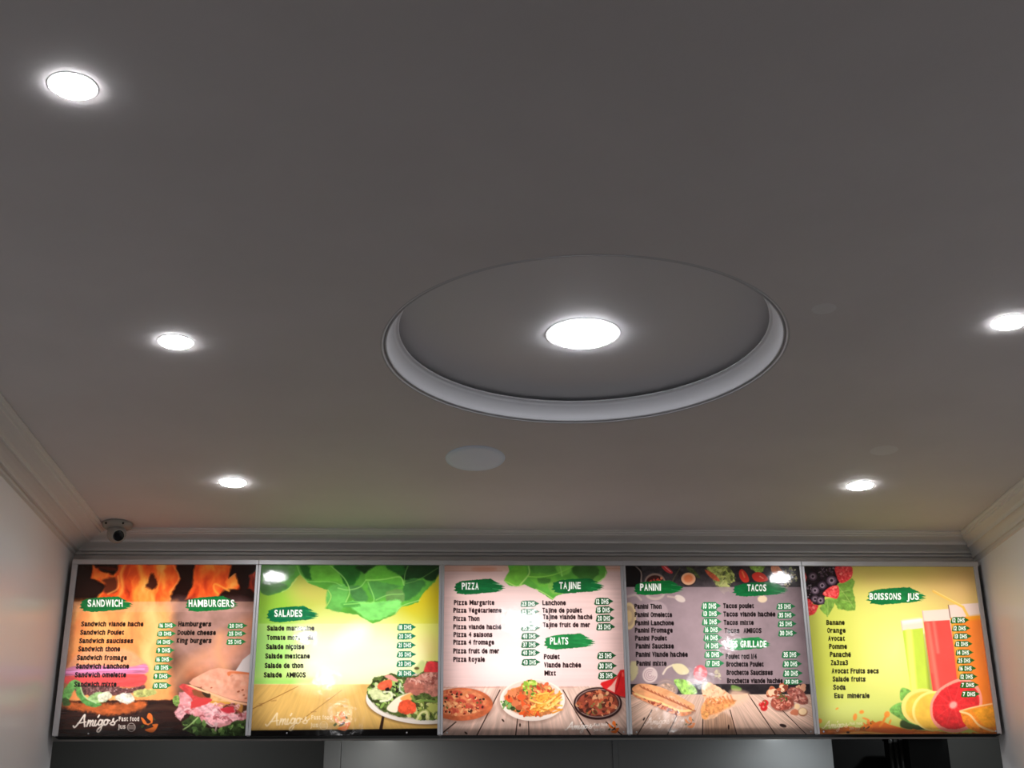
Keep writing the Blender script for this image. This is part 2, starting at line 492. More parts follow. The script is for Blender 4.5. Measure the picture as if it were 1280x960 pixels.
class Poster:
    def __init__(self, i):
        self.x0, self.x1 = -2 + 0.8 * i + 0.0105, -2 + 0.8 * (i + 1) - 0.0105
        self.zt, self.zb = ZT - 0.019, ZB + 0.002
        self.nc = int(round((self.x1 - self.x0) / STEP)) + 1
        self.nr = int(round((self.zt - self.zb) / STEP)) + 1
        self.sx = (self.x1 - self.x0) / (self.nc - 1)
        self.sz = (self.zt - self.zb) / (self.nr - 1)
        self.img = np.zeros((self.nr, self.nc, 3))
        self.ids = np.zeros((self.nr, self.nc), np.int32)
        self.names = {0: ('poster', None)}
        self.cur = 0
        self.rng = random.Random(100 + i)
        self.CC, self.RRr = np.meshgrid(np.arange(self.nc, dtype=float), np.arange(self.nr, dtype=float))
        self.unit = 1.98             # canvas samples per photo pixel, about

    def part(self, name=None, label=None):
        if name is None:
            self.cur = 0
        else:
            self.cur = max(self.names) + 1
            self.names[self.cur] = (name, label)

    def pts(self, k, p):
        x, z = sheet_to_plane(k, p)
        return np.stack([(x - self.x0) / self.sx, (self.zt - z) / self.sz], 1)

    def put(self, sl, a, col, op=1.0, tex=None, setid=True):
        r0, r1, c0, c1 = sl
        a = np.clip(a, 0, 1)
        col = np.asarray(col, float)
        if col.ndim == 1:
            col = np.broadcast_to(col, a.shape + (3,))
        if tex:
            amp, sx, sy, seed = tex
            n = fbm(self.CC[r0:r1, c0:c1] / sx, self.RRr[r0:r1, c0:c1] / sy, 1.0, seed, 3)
            col = col * (1 + amp * n)[..., None]
        ao = (a * op)[..., None]
        v = self.img[r0:r1, c0:c1]
        self.img[r0:r1, c0:c1] = v * (1 - ao) + col * ao
        if setid:
            m = a > 0.5
            self.ids[r0:r1, c0:c1][m] = self.cur

    def window(self, q, pad):
        c0, r0 = np.floor(q.min(0) - pad).astype(int)
        c1, r1 = np.ceil(q.max(0) + pad).astype(int) + 1
        return max(0, r0), min(self.nr, r1), max(0, c0), min(self.nc, c1)

    def sdf(self, q, sl, rough=0, seed=1, rs=6.0):
        r0, r1, c0, c1 = sl
        X, Y = self.CC[r0:r1, c0:c1], self.RRr[r0:r1, c0:c1]
        if rough:
            X, Y = X + rough * fbm(X, Y, rs, seed, 3), Y + rough * fbm(X, Y, rs, seed + 9, 3)
        inside = np.zeros(X.shape, bool)
        dist = np.full(X.shape, 1e9)
        n = len(q)
        for k in range(n):
            ax, ay = q[k]
            bx, by = q[(k + 1) % n]
            dx, dy = bx - ax, by - ay
            L = dx * dx + dy * dy + 1e-12
            t = np.clip(((X - ax) * dx + (Y - ay) * dy) / L, 0, 1)
            dist = np.minimum(dist, (X - ax - t * dx) ** 2 + (Y - ay - t * dy) ** 2)
            if abs(dy) > 1e-9:
                c = (Y < ay) != (Y < by)
                inside ^= c & (X < ax + (Y - ay) * dx / dy)
        return np.where(inside, 1, -1) * np.sqrt(dist)

    def poly(self, k, p, col, soft=1.2, op=1.0, smooth=False, rough=0, seed=1, rs=6.0, tex=None, setid=True):
        q = self.pts(k, p)
        if smooth:
            out = []
            n = len(q)
            for i in range(n):
                a, b, c, d = q[i - 1], q[i], q[(i + 1) % n], q[(i + 2) % n]
                for t in (0, 0.25, 0.5, 0.75):
                    out.append(0.5 * ((2 * b) + (c - a) * t + (2 * a - 5 * b + 4 * c - d) * t * t + (3 * b - a - 3 * c + d) * t ** 3))
            q = np.array(out)
        sl = self.window(q, soft + rough * 1.5 + 1)
        if sl[0] >= sl[1] or sl[2] >= sl[3]:
            return
        d = self.sdf(q, sl, rough, seed, rs)
        self.put(sl, 0.5 + d / soft, col, op, tex, setid)

    def ell(self, k, cx, cy, rx, ry, col, ang=0, n=28, **kw):
        a = np.linspace(0, 2 * PI, n, endpoint=False)
        ca, sa = math.cos(math.radians(ang)), math.sin(math.radians(ang))
        x, y = rx * np.cos(a), ry * np.sin(a)
        self.poly(k, np.stack([cx + x * ca - y * sa, cy + x * sa + y * ca], 1), col, **kw)

    def stroke(self, k, p, width, col, soft=1.2, op=1.0, setid=True, curve=False):
        q = self.pts(k, p)
        if curve and len(q) > 2:
            e = np.vstack([2 * q[0] - q[1], q, 2 * q[-1] - q[-2]])
            out = []
            for i in range(1, len(e) - 2):
                a, b, c, d = e[i - 1], e[i], e[i + 1], e[i + 2]
                for t in (0, 0.2, 0.4, 0.6, 0.8):
                    out.append(0.5 * ((2 * b) + (c - a) * t + (2 * a - 5 * b + 4 * c - d) * t * t + (3 * b - a - 3 * c + d) * t ** 3))
            out.append(q[-1])
            q = np.array(out)
        wd = width / SHEETS[k][2] * self.unit / 2
        sl = self.window(q, wd + soft + 1)
        r0, r1, c0, c1 = sl
        if r0 >= r1 or c0 >= c1:
            return
        X, Y = self.CC[r0:r1, c0:c1], self.RRr[r0:r1, c0:c1]
        dist = np.full(X.shape, 1e9)
        for (ax, ay), (bx, by) in zip(q, q[1:]):
            dx, dy = bx - ax, by - ay
            L = dx * dx + dy * dy + 1e-12
            t = np.clip(((X - ax) * dx + (Y - ay) * dy) / L, 0, 1)
            dist = np.minimum(dist, (X - ax - t * dx) ** 2 + (Y - ay - t * dy) ** 2)
        self.put(sl, 0.5 + (wd - np.sqrt(dist)) / soft, col, op, None, setid)

    def scatter(self, k, p, n, cols, size, seed, op=1.0, aspect=(0.4, 1.0), soft=1.0):
        rng = random.Random(seed)
        a = np.asarray(p, float)
        lo, hi = a.min(0), a.max(0)
        done = 0
        tries = 0
        while done < n and tries < n * 30:
            tries += 1
            x, y = rng.uniform(lo[0], hi[0]), rng.uniform(lo[1], hi[1])
            ins = False
            m = len(a)
            for i in range(m):
                (ax, ay), (bx, by) = a[i], a[(i + 1) % m]
                if (y < ay) != (y < by) and x < ax + (y - ay) * (bx - ax) / (by - ay):
                    ins = not ins
            if not ins:
                continue
            s = rng.uniform(*size)
            self.ell(k, x, y, s, s * rng.uniform(*aspect), rng.choice(cols), rng.uniform(0, 180), n=12, soft=soft, op=op)
            done += 1

    def text(self, k, s, x0, x1, base, cap, col, base1=None, bold=0.022, op=1.0, shear=0.0):
        tri = text_tris(s, bold)
        mn, mx = tri[..., 0].min(), tri[..., 0].max()
        b1 = base if base1 is None else base1
        u = (tri[..., 0] - mn) / (mx - mn)
        v = tri[..., 1] / CAPH
        px = x0 + u * (x1 - x0) + v * cap * shear
        py = base + u * (b1 - base) - v * cap
        q = self.pts(k, np.stack([px, py], -1).reshape(-1, 2)).reshape(-1, 3, 2)
        r0, r1, c0, c1 = self.window(q.reshape(-1, 2), 2)
        if r0 >= r1 or c0 >= c1:
            return
        SS = 4
        acc = np.zeros(((r1 - r0) * SS, (c1 - c0) * SS), bool)
        for t in q:
            p = np.stack([(t[:, 0] - c0 + 0.5) * SS - 0.5, (t[:, 1] - r0 + 0.5) * SS - 0.5], 1)
            lo = np.maximum(np.floor(p.min(0)).astype(int), 0)
            hi = np.minimum(np.ceil(p.max(0)).astype(int) + 1, [acc.shape[1], acc.shape[0]])
            if (lo >= hi).any():
                continue
            X, Y = np.meshgrid(np.arange(lo[0], hi[0]), np.arange(lo[1], hi[1]))
            (ax, ay), (bx, by), (cx, cy) = p
            e0 = (bx - ax) * (Y - ay) - (by - ay) * (X - ax)
            e1 = (cx - bx) * (Y - by) - (cy - by) * (X - bx)
            e2 = (ax - cx) * (Y - cy) - (ay - cy) * (X - cx)
            acc[lo[1]:hi[1], lo[0]:hi[0]] |= ((e0 >= 0) & (e1 >= 0) & (e2 >= 0)) | ((e0 <= 0) & (e1 <= 0) & (e2 <= 0))
        cov = acc.reshape(r1 - r0, SS, c1 - c0, SS).mean((1, 3))
        ao = (cov * op)[..., None]
        self.img[r0:r1, c0:c1] = self.img[r0:r1, c0:c1] * (1 - ao) + np.asarray(col, float) * ao
        self.ids[r0:r1, c0:c1][cov > 0.4] = self.cur

    # ---- recurring print elements
    def line(self, k, s, x0, x1, base, cap=45, col=(22, 16, 14)):
        self.part('menu_line')
        shr = 0.10 if self.x0 < -1.9 else 0.0      # the first board is set in a slanted cut
        for dx in (-1.2, 1.2):
            self.text(k, s, x0 + dx, x1 + dx, base, cap, col, bold=0.034, shear=shr)
        self.part()

    def banner(self, k, bx, s, tx0, tx1, base, cap, col=(26, 112, 56), white=(250, 250, 246)):
        self.part('heading_banner')
        x0, y0, x1, y1 = bx
        U = [(0.0, .74), (.05, .64), (.02, .52), (.05, .42), (.04, .3), (.12, .2), (.2, .12), (.45, .04), (.72, .0), (.79, .12), (.9, .3), (.8, .31), (.92, .4),
             (1.0, .5), (.92, .56), (1.0, .62), (.86, .72), (.93, .76), (.78, .86), (.6, .9), (.45, .95), (.25, 1.0), (.06, .92), (.08, .8)]
        self.poly(k, [(x0 + u * (x1 - x0), y0 + v * (y1 - y0)) for u, v in U], col, rough=1.0, seed=int(x0) % 50, rs=5, tex=(0.12, 22, 5, 7))
        for t in (0.3, 0.62):
            self.stroke(k, [(x0 + .76 * (x1 - x0), y0 + t * (y1 - y0)), (x0 + .95 * (x1 - x0), y0 + (t + .1) * (y1 - y0))], (y1 - y0) * .04, (60, 160, 95), op=.6)
        self.text(k, s, tx0, tx1, base, cap, white, bold=0.032)
        self.part()

    def price(self, k, x0, y0, x1, y1, s, tx0=None, tx1=None, col=(28, 104, 58)):
        self.part('price_tag')
        U = [(0, .86), (.05, .2), (.14, .02), (.72, .0), (.82, .2), (1, .46), (.93, .6), (.84, .7), (.76, .95), (.3, 1), (.08, 1)]
        self.poly(k, [(x0 + u * (x1 - x0), y0 + v * (y1 - y0)) for u, v in U], col, rough=0.6, seed=int(y0) % 40, rs=4)
        hgt = y1 - y0
        tx0 = x0 + .1 * (x1 - x0) if tx0 is None else tx0
        tx1 = x0 + .76 * (x1 - x0) if tx1 is None else tx1
        self.text(k, s, tx0, tx1, y0 + hgt * .80, hgt * .60, (246, 248, 242), bold=0.035)
        self.part()

    def logo(self, k, x0, y0, s, op=1.0, col=(245, 232, 222)):
        self.part('logo')

        def m(p):
            return [(x0 + (x - 245) * s, y0 + (y - 715) * s) for x, y in p]
        W = 13 * s
        for st, f in (([(243, 826), (258, 838), (300, 790), (352, 718), (348, 765), (352, 830)], 1.2), ([(286, 800), (364, 786)], .9),
                      ([(372, 828), (390, 772)], 1.2), ([(384, 802), (405, 774), (412, 785), (402, 826)], 1.1),
                      ([(406, 800), (428, 772), (435, 784), (425, 818), (440, 824)], 1.1), ([(458, 774), (447, 814), (458, 823), (472, 808)], 1.2),
                      ([(481, 740), (492, 722)], 1.2), ([(522, 776), (502, 767), (483, 795), (490, 817), (512, 804), (526, 770)], 1.2),
                      ([(526, 770), (510, 848), (488, 882), (470, 874), (488, 846), (535, 812)], 1.1),
                      ([(568, 765), (546, 772), (536, 800), (548, 816), (570, 800), (575, 776), (566, 765), (592, 774)], 1.2),
                      ([(596, 802), (622, 780), (630, 755), (622, 772), (640, 798), (628, 816), (604, 812)], 1.1), ([(640, 792), (668, 768)], .8)):
            self.stroke(k, m(st), W * f, col, op=op, curve=True)
        self.text(k, 'Fast food', x0 + 435 * s, x0 + 630 * s, y0 + 62 * s, 40 * s, col, bold=0.03, op=op)
        self.text(k, 'Jus', x0 + 425 * s, x0 + 500 * s, y0 + 136 * s, 40 * s, col, bold=0.03, op=op)
        ring = [(800 + 38 * math.cos(a), 838 + 40 * math.sin(a)) for a in np.linspace(0, 2 * PI, 17)]
        self.stroke(k, m(ring), 6 * s, col, op=op * .8)
        for yy in (822, 838, 852):
            self.stroke(k, m([(770, yy), (830, yy)]), 9 * s, col, op=op * .6)
        OR = (240, 122, 48)
        for pl, c in (([(892, 745), (915, 752), (945, 790), (950, 800), (975, 800), (985, 780), (950, 745), (968, 700), (1000, 722), (1006, 780), (985, 820), (950, 815), (915, 800)], OR),
                      ([(930, 862), (955, 880), (1000, 888), (1030, 868), (1055, 820), (1050, 805), (1000, 812), (1012, 832), (980, 845)], OR),
                      ([(940, 845), (968, 815), (995, 800), (1000, 815), (975, 838)], (60, 40, 25)),
                      ([(892, 830), (915, 812), (925, 825), (905, 845)], (58, 78, 40)), ([(1012, 742), (1030, 762), (1022, 772), (1006, 756)], (58, 70, 36))):
            self.poly(k, m(pl), c, smooth=True, op=min(1, op * 1.25))
        self.part()

    def picture(self, name):
        self.part(name)

    # ---- to meshes
    def build(self, material, parent):
        self.img = np.clip(self.img, 0, 255)
        v = self.img / 255.0
        L = np.where(v <= 0.04045, v / 12.92, ((v + 0.055) / 1.055) ** 2.4)
        co = np.zeros((self.nr, self.nc, 3), np.float32)
        co[..., 0] = self.x0 + self.CC * self.sx - parent.location.x
        co[..., 1] = YP - parent.location.y
        co[..., 2] = self.zt - self.RRr * self.sz - parent.location.z
        co = co.reshape(-1, 3)
        L = L.reshape(-1, 3).astype(np.float32)
        idx = np.arange(self.nr * self.nc).reshape(self.nr, self.nc)
        quads = np.stack([idx[:-1, :-1], idx[1:, :-1], idx[1:, 1:], idx[:-1, 1:]], -1).reshape(-1, 4)
        fid = self.ids[:-1, :-1].reshape(-1)
        root = None
        for i in sorted(self.names):
            q4 = quads[fid == i]
            if len(q4) == 0:
                continue
            uniq, inv = np.unique(q4.reshape(-1), return_inverse=True)
            me = bpy.data.meshes.new(self.names[i][0])
            nv, nf = len(uniq), len(q4)
            me.vertices.add(nv)
            me.vertices.foreach_set('co', co[uniq].reshape(-1))
            me.loops.add(nf * 4)
            me.loops.foreach_set('vertex_index', inv.astype(np.int32).reshape(-1))
            me.polygons.add(nf)
            me.polygons.foreach_set('loop_start', np.arange(0, nf * 4, 4, dtype=np.int32))
            me.update(calc_edges=True)
            at = me.attributes.new('print_colour', 'FLOAT_COLOR', 'POINT')
            rgba = np.ones((nv, 4), np.float32)
            rgba[:, :3] = L[uniq]
            at.data.foreach_set('color', rgba.reshape(-1))
            o = link(self.names[i][0], me, material, parent if root is None else root)
            if root is None:
                root = o
            if self.names[i][1]:
                o['label'] = self.names[i][1]
        return root


def poster_material():
    m = bpy.data.materials.new('backlit_print')
    m.use_nodes = True
    nt = m.node_tree
    nt.nodes.clear()
    out = nt.nodes.new('ShaderNodeOutputMaterial')
    at = nt.nodes.new('ShaderNodeAttribute')
    at.attribute_name = 'print_colour'
    tr = nt.nodes.new('ShaderNodeBsdfTranslucent')
    df = nt.nodes.new('ShaderNodeBsdfDiffuse')
    mixd = nt.nodes.new('ShaderNodeMixShader')
    mixd.inputs[0].default_value = 0.35
    gl = nt.nodes.new('ShaderNodeBsdfGlossy')
    gl.inputs['Roughness'].default_value = 0.085
    gl.inputs['Color'].default_value = (1, 1, 1, 1)
    fr = nt.nodes.new('ShaderNodeFresnel')
    fr.inputs['IOR'].default_value = 1.5
    mx = nt.nodes.new('ShaderNodeMixShader')
    tc = nt.nodes.new('ShaderNodeTexCoord')
    n = nt.nodes.new('ShaderNodeTexNoise')
    n.inputs['Scale'].default_value = 22
    n.inputs['Detail'].default_value = 2
    bp = nt.nodes.new('ShaderNodeBump')
    bp.inputs['Strength'].default_value = 0.05
    bp.inputs['Distance'].default_value = 0.01
    for a, b in ((at.outputs['Color'], tr.inputs['Color']), (at.outputs['Color'], df.inputs['Color']), (tr.outputs[0], mixd.inputs[1]),
                 (df.outputs[0], mixd.inputs[2]), (fr.outputs[0], mx.inputs[0]), (mixd.outputs[0], mx.inputs[1]), (gl.outputs[0], mx.inputs[2]),
                 (tc.outputs['Object'], n.inputs['Vector']), (n.outputs['Fac'], bp.inputs['Height']), (bp.outputs['Normal'], gl.inputs['Normal']),
                 (mx.outputs[0], out.inputs['Surface'])):
        nt.links.new(a, b)
    return m


PRINT = poster_material()


def fill(P, col, tex=None):
    P.put((0, P.nr, 0, P.nc), np.ones((P.nr, P.nc)), col, 1.0, tex)


def planks(P, k, top, bottom, lines, col, vp, seed, dark=(60, 42, 36), xr=(-200, 1300), amp=0.12):
    """wooden table top: board joints run towards a vanishing point printed in the picture"""
    P.poly(k, [(xr[0], top), (xr[1], top), (xr[1], bottom), (xr[0], bottom)], col, soft=2)
    r0 = max(0, int(P.pts(k, [(0, top)])[0, 1]))
    X, Y = P.CC[r0:], P.RRr[r0:]
    v = P.pts(k, [vp])[0]
    ang = (X - v[0]) / (Y - v[1])
    n = fbm(ang * 260, Y / 9.0, 6.0, seed, 4)
    n2 = vnoise(ang * 60, Y * 0 + 3, 9.0, seed + 3)
    P.img[r0:] *= (1 + amp * n + amp * .5 * n2)[..., None]
    for (x0, y0, x1, y1, wd) in lines:
        P.stroke(k, [(x0, y0), (x1, y1)], wd, dark, soft=1.0)


# ================================================================== board 1: sandwiches and burgers
def board_sandwich():
    P = Poster(0)
    fill(P, (34, 14, 10))
    X, Y = P.CC, P.RRr
    # flames licking up over a black ground
    wx = X + 14 * fbm(X, Y, 60, 3, 4)
    wy = Y + 18 * fbm(X, Y, 50, 11, 4)
    n = fbm(wx * 1.5, wy * 0.7, 58, 21, 4)
    n2 = fbm(wx * 2.0, wy * 0.6, 44, 31, 3)

    def flame(k, p, lift=0.0, soft=6, op=1.0, rough=3, amp=1.0):
        q = P.pts(k, p)
        sl = P.window(q, soft + 8)
        r0, r1, c0, c1 = sl
        d = P.sdf(q, sl, rough, 5, 14)
        t = np.clip(0.42 + lift + amp * (0.30 * n[r0:r1, c0:c1] + 0.22 * n2[r0:r1, c0:c1]), 0, 1)
        stops = np.array([0, .2, .42, .62, .82, 1.0])
        cols = np.array([[120, 30, 14], [205, 62, 28], [240, 96, 38], [250, 140, 56], [255, 186, 92], [255, 226, 150]], float)
        col = np.stack([np.interp(t, stops, cols[:, j]) for j in range(3)], -1)
        P.put(sl, 0.5 + d / soft, col, op)
    flame('1', [(225, 60), (270, 95), (330, 120), (360, 60), (630, 60), (660, 130), (615, 215), (615, 300), (330, 320), (240, 240), (300, 170), (215, 130)], 0.02)
    flame('1', [(735, 60), (915, 60), (905, 130), (940, 110), (955, 185), (880, 190), (850, 230), (690, 235), (720, 170)], -0.03)
    flame('1', [(1010, 120), (1045, 90), (1040, 200), (1000, 180)], -0.25)
    P.poly('1', [(270, 140), (340, 128), (345, 185), (320, 205), (275, 200), (290, 165)], (96, 40, 22), smooth=True, soft=8, rough=2)
    P.poly('1', [(490, 175), (500, 150), (520, 105), (545, 150), (530, 185)], (70, 30, 20), smooth=True, soft=6, rough=2)
    P.poly('1', [(245, 72), (330, 78), (345, 92), (290, 90)], (80, 26, 16), smooth=True, soft=5)
    P.stroke('1', [(350, 120), (350, 180), (300, 210)], 7, (255, 176, 90), soft=4, op=.7, curve=True)
    P.stroke('1', [(385, 65), (365, 110), (372, 180), (345, 240)], 16, (255, 186, 80), soft=8, op=.6, curve=True)
    P.stroke('1', [(455, 65), (470, 140), (430, 210), (440, 260)], 22, (255, 176, 70), soft=10, op=.6, curve=True)
    P.stroke('1', [(625, 65), (655, 130), (610, 200)], 7, (255, 150, 76), soft=4, op=.8, curve=True)
    P.stroke('1', [(905, 195), (880, 180), (835, 160), (830, 185), (850, 210)], 8, (255, 176, 70), soft=5, op=.8, curve=True)
    P.stroke('1', [(910, 130), (935, 110)], 5, (255, 170, 100), soft=4)
    # lighter panel behind the list
    flame('1', [(130, 250), (640, 250), (600, 560), (640, 760), (80, 760)], 0.24, soft=26, amp=.5)
    flame('1', [(880, 400), (960, 330), (1035, 330), (1030, 500), (960, 540), (880, 560), (840, 600), (700, 620), (740, 520)], 0.05, soft=40, op=.8, amp=.5)
    P.poly('1', [(610, 250), (1040, 250), (1035, 560), (900, 590), (740, 590), (620, 470), (640, 380)], (146, 112, 116), soft=40, op=.78, rough=5, rs=40, tex=(.22, 30, 24, 5))
    P.stroke('1', [(860, 420), (850, 500), (880, 580)], 50, (226, 148, 96), soft=26, op=.7, curve=True)
    P.stroke('1', [(1010, 350), (960, 440), (900, 520)], 60, (218, 128, 92), soft=36, op=.55, curve=True)
    P.stroke('1', [(640, 640), (700, 560), (790, 520)], 70, (224, 146, 100), soft=30, op=.5, curve=True)
    P.poly('1', [(92, 248), (1045, 248), (1032, 300), (86, 300)], (226, 180, 176), soft=2, op=.16)
    P.poly('1', [(92, 248), (1045, 248), (1000, 745), (60, 745)], (250, 192, 158), soft=2, op=.36)
    P.stroke('1', [(520, 300), (540, 400), (500, 520), (560, 640)], 50, (255, 222, 150), soft=30, op=.6, curve=True)
    P.stroke('1', [(235, 310), (245, 360)], 22, (250, 200, 120), soft=6, op=.5)
    # bottom: dark planks
    P.poly('1', [(40, 745), (1030, 735), (1030, 960), (30, 960)], (46, 24, 19), soft=4, rough=1.5, tex=(.35, 60, 6, 8))
    P.poly('1', [(70, 750), (300, 760), (480, 745), (470, 790), (330, 815), (200, 800), (75, 775)], (186, 92, 44), smooth=True, soft=8, rough=3, tex=(.2, 16, 10, 9))
    P.stroke('1', [(460, 800), (560, 770), (660, 790)], 20, (78, 52, 40), soft=14, op=.7, curve=True)
    # printed burger, faint behind the list
    P.picture('burger_picture')
    P.poly('1', [(100, 570), (150, 510), (260, 478), (400, 490), (470, 540), (490, 580), (300, 600), (95, 605)], (240, 168, 128), smooth=True, soft=8, op=.75, tex=(.06, 8, 8, 4))
    P.scatter('1', [(150, 520), (400, 500), (460, 560), (150, 580)], 26, [(255, 214, 176)], (3, 6), 4, op=.5)
    P.poly('1', [(88, 585), (190, 565), (400, 575), (488, 560), (485, 610), (300, 618), (88, 620)], (200, 116, 172), smooth=True, soft=5, op=.85, tex=(.2, 30, 3, 5))
    P.stroke('1', [(92, 600), (250, 590), (480, 585)], 8, (232, 160, 214), soft=3)
    P.poly('1', [(86, 622), (300, 615), (480, 612), (482, 660), (420, 676), (200, 668), (84, 655)], (226, 84, 84), smooth=True, soft=4, tex=(.08, 20, 6, 6))
    P.poly('1', [(140, 665), (240, 668), (420, 678), (480, 662), (470, 695), (330, 720), (180, 715), (130, 690)], (104, 66, 66), smooth=True, soft=4, rough=2, tex=(.3, 4, 4, 7))
    P.scatter('1', [(200, 675), (440, 672), (430, 705), (220, 710)], 30, [(196, 160, 158), (150, 110, 108)], (3, 7), 9, op=.8)
    for p, c in (([(80, 690), (125, 640), (165, 655), (130, 690), (105, 740), (75, 735)], (112, 176, 92)), ([(150, 650), (170, 700), (200, 740), (270, 760), (240, 775), (180, 760), (140, 700)], (92, 152, 78)),
                 ([(200, 725), (250, 700), (300, 710), (290, 750), (220, 750)], (150, 186, 120)), ([(250, 715), (300, 698), (320, 720), (285, 748), (255, 745)], (226, 222, 196)),
                 ([(335, 725), (380, 705), (425, 715), (430, 745), (395, 760), (350, 745)], (236, 230, 212)), ([(425, 700), (480, 685), (540, 690), (530, 715), (450, 728)], (186, 188, 112)),
                 ([(72, 735), (95, 730), (112, 762), (78, 770)], (70, 96, 52))):
        P.poly('1', p, c, smooth=True, soft=3, rough=1.5, tex=(.2, 8, 6, 3))
    P.stroke('1', [(160, 660), (180, 720), (240, 755)], 6, (186, 220, 160), soft=3, curve=True)
    P.part()
    # printed sandwich
    P.picture('sandwich_picture')
    P.poly('D', [(800, 300), (870, 190), (975, 105), (975, 320)], (214, 204, 204), soft=2)
    P.poly('D', [(200, 560), (240, 530), (270, 570), (245, 640), (205, 610)], (120, 150, 76), smooth=True, rough=2, tex=(.25, 6, 5, 3))
    P.poly('D', [(255, 500), (400, 490), (930, 620), (930, 850), (760, 830), (600, 840), (500, 780), (330, 700), (270, 770), (215, 700), (260, 610)], (214, 142, 146), rough=3, rs=12, soft=3, tex=(.18, 12, 9, 2))
    P.poly('D', [(265, 440), (330, 425), (560, 530), (540, 590), (420, 650), (380, 560), (270, 460)], (208, 74, 72), smooth=True, soft=3, tex=(.12, 8, 8, 2))
    P.poly('D', [(390, 480), (480, 490), (560, 520), (550, 560), (430, 545)], (136, 80, 52), smooth=True, soft=3, rough=2)
    P.poly('D', [(480, 500), (565, 508), (565, 545), (520, 550)], (60, 44, 30), smooth=True, soft=3)
    P.poly('D', [(565, 505), (720, 560), (760, 600), (700, 640), (555, 610)], (214, 168, 116), soft=3, tex=(.08, 9, 9, 2))
    P.poly('D', [(555, 580), (760, 600), (720, 640), (560, 625)], (206, 150, 62), soft=3)
    P.poly('D', [(700, 625), (810, 610), (930, 640), (850, 730), (790, 720), (800, 670), (690, 660)], (82, 52, 34), smooth=True, soft=4, rough=2)
    P.poly('D', [(800, 600), (870, 610), (860, 700), (820, 690)], (186, 128, 64), smooth=True, soft=4)
    for p in ([(225, 700), (300, 620), (330, 690), (270, 770)], [(400, 640), (480, 600), (600, 620), (660, 700), (560, 740), (480, 700)], [(500, 720), (620, 690), (740, 700), (690, 800), (560, 810)],
              [(720, 740), (860, 700), (880, 770), (770, 810)]):
        P.poly('D', p, (228, 166, 172), smooth=True, soft=4, rough=3, tex=(.22, 7, 5, 6))
    rg = random.Random(77)
    for q in range(46):
        x = rg.uniform(245, 900)
        y = rg.uniform(590 + (x - 245) * .06, 700 + (x - 245) * .17)
        a, L = rg.uniform(-.5, .9), rg.uniform(22, 60)
        P.stroke('D', [(x, y), (x + L * .5, y + L * .5 * a - 12), (x + L, y + L * a)], rg.uniform(7, 20), rg.choice([(236, 186, 190), (184, 92, 100), (204, 122, 128), (240, 204, 204), (196, 110, 116), (138, 56, 60)]), soft=3, op=.75, curve=True)
    P.poly('D', [(400, 575), (560, 560), (550, 600), (420, 650), (370, 650)], (206, 66, 66), smooth=True, soft=3, rough=1.5)
    P.poly('D', [(660, 660), (770, 640), (790, 690), (710, 700)], (188, 50, 60), smooth=True, soft=4, rough=1.5)
    P.poly('D', [(280, 800), (380, 720), (450, 740), (500, 830), (620, 860), (800, 780), (920, 760), (915, 925), (500, 935), (330, 880)], (58, 78, 38), rough=3, rs=10, soft=3, tex=(.4, 10, 8, 2))
    P.scatter('D', [(300, 800), (450, 760), (620, 870), (900, 790), (900, 920), (420, 900)], 40, [(112, 156, 78), (40, 52, 28), (150, 190, 104), (84, 122, 60)], (14, 34), 21, op=.8, aspect=(.25, .7))
    P.stroke('D', [(300, 860), (360, 820), (440, 745)], 12, (176, 206, 130), soft=3, curve=True)
    P.stroke('D', [(520, 790), (580, 830), (620, 800), (610, 870)], 14, (226, 190, 190), soft=3, curve=True)
    P.poly('D', [(355, 410), (395, 370), (480, 325), (560, 285), (640, 268), (760, 288), (950, 318), (945, 600), (880, 598), (760, 572), (560, 500), (460, 455), (380, 435)], (226, 160, 134), soft=2.5, tex=(.07, 16, 12, 4))
    P.poly('D', [(330, 430), (370, 432), (560, 505), (540, 515), (440, 480)], (240, 190, 146), soft=2)
    P.poly('D', [(480, 460), (560, 500), (760, 575), (930, 612), (930, 630), (760, 600), (560, 520)], (236, 180, 140), soft=2)
    P.poly('D', [(730, 305), (840, 305), (945, 318), (945, 330), (800, 325), (735, 345)], (216, 118, 76), smooth=True, soft=3)
    for x, y, r in ((765, 345, 14), (570, 458, 10), (830, 495, 14), (870, 480, 12), (880, 530, 14), (900, 560, 12), (470, 455, 9)):
        P.ell('D', x, y, r, r * .55, (150, 74, 50), -20, soft=2)
    P.scatter('D', [(420, 400), (620, 300), (900, 350), (900, 560), (600, 480)], 50, [(240, 186, 160), (208, 138, 112), (232, 172, 150)], (12, 30), 13, op=.45, soft=4)
    P.part()
    P.banner('A', (310, 445, 850, 600), 'SANDWICH', 396, 746, 545, 66)
    P.banner('B', (330, 440, 860, 598), 'HAMBURGERS', 367, 824, 546, 66)
    for k, s, a, b, y in (('A', 'Sandwich viande hache', 332, 952, 742), ('A', 'Sandwich Poulet', 322, 758, 826), ('A', 'Sandwich saucisses', 312, 850, 910),
                          ('C', 'Sandwich thone', 290, 690, 108), ('C', 'Sandwich fromage', 278, 755, 191), ('C', 'Sandwich Lanchone', 268, 775, 273),
                          ('C', 'Sandwich omelette', 258, 747, 356), ('C', 'Sandwich mixte', 250, 655, 447),
                          ('B', 'Hamburgers', 263, 590, 742), ('B', 'Double cheese', 255, 636, 828), ('B', 'King burgers', 247, 593, 908)):
        P.line(k, s, a, b, y)
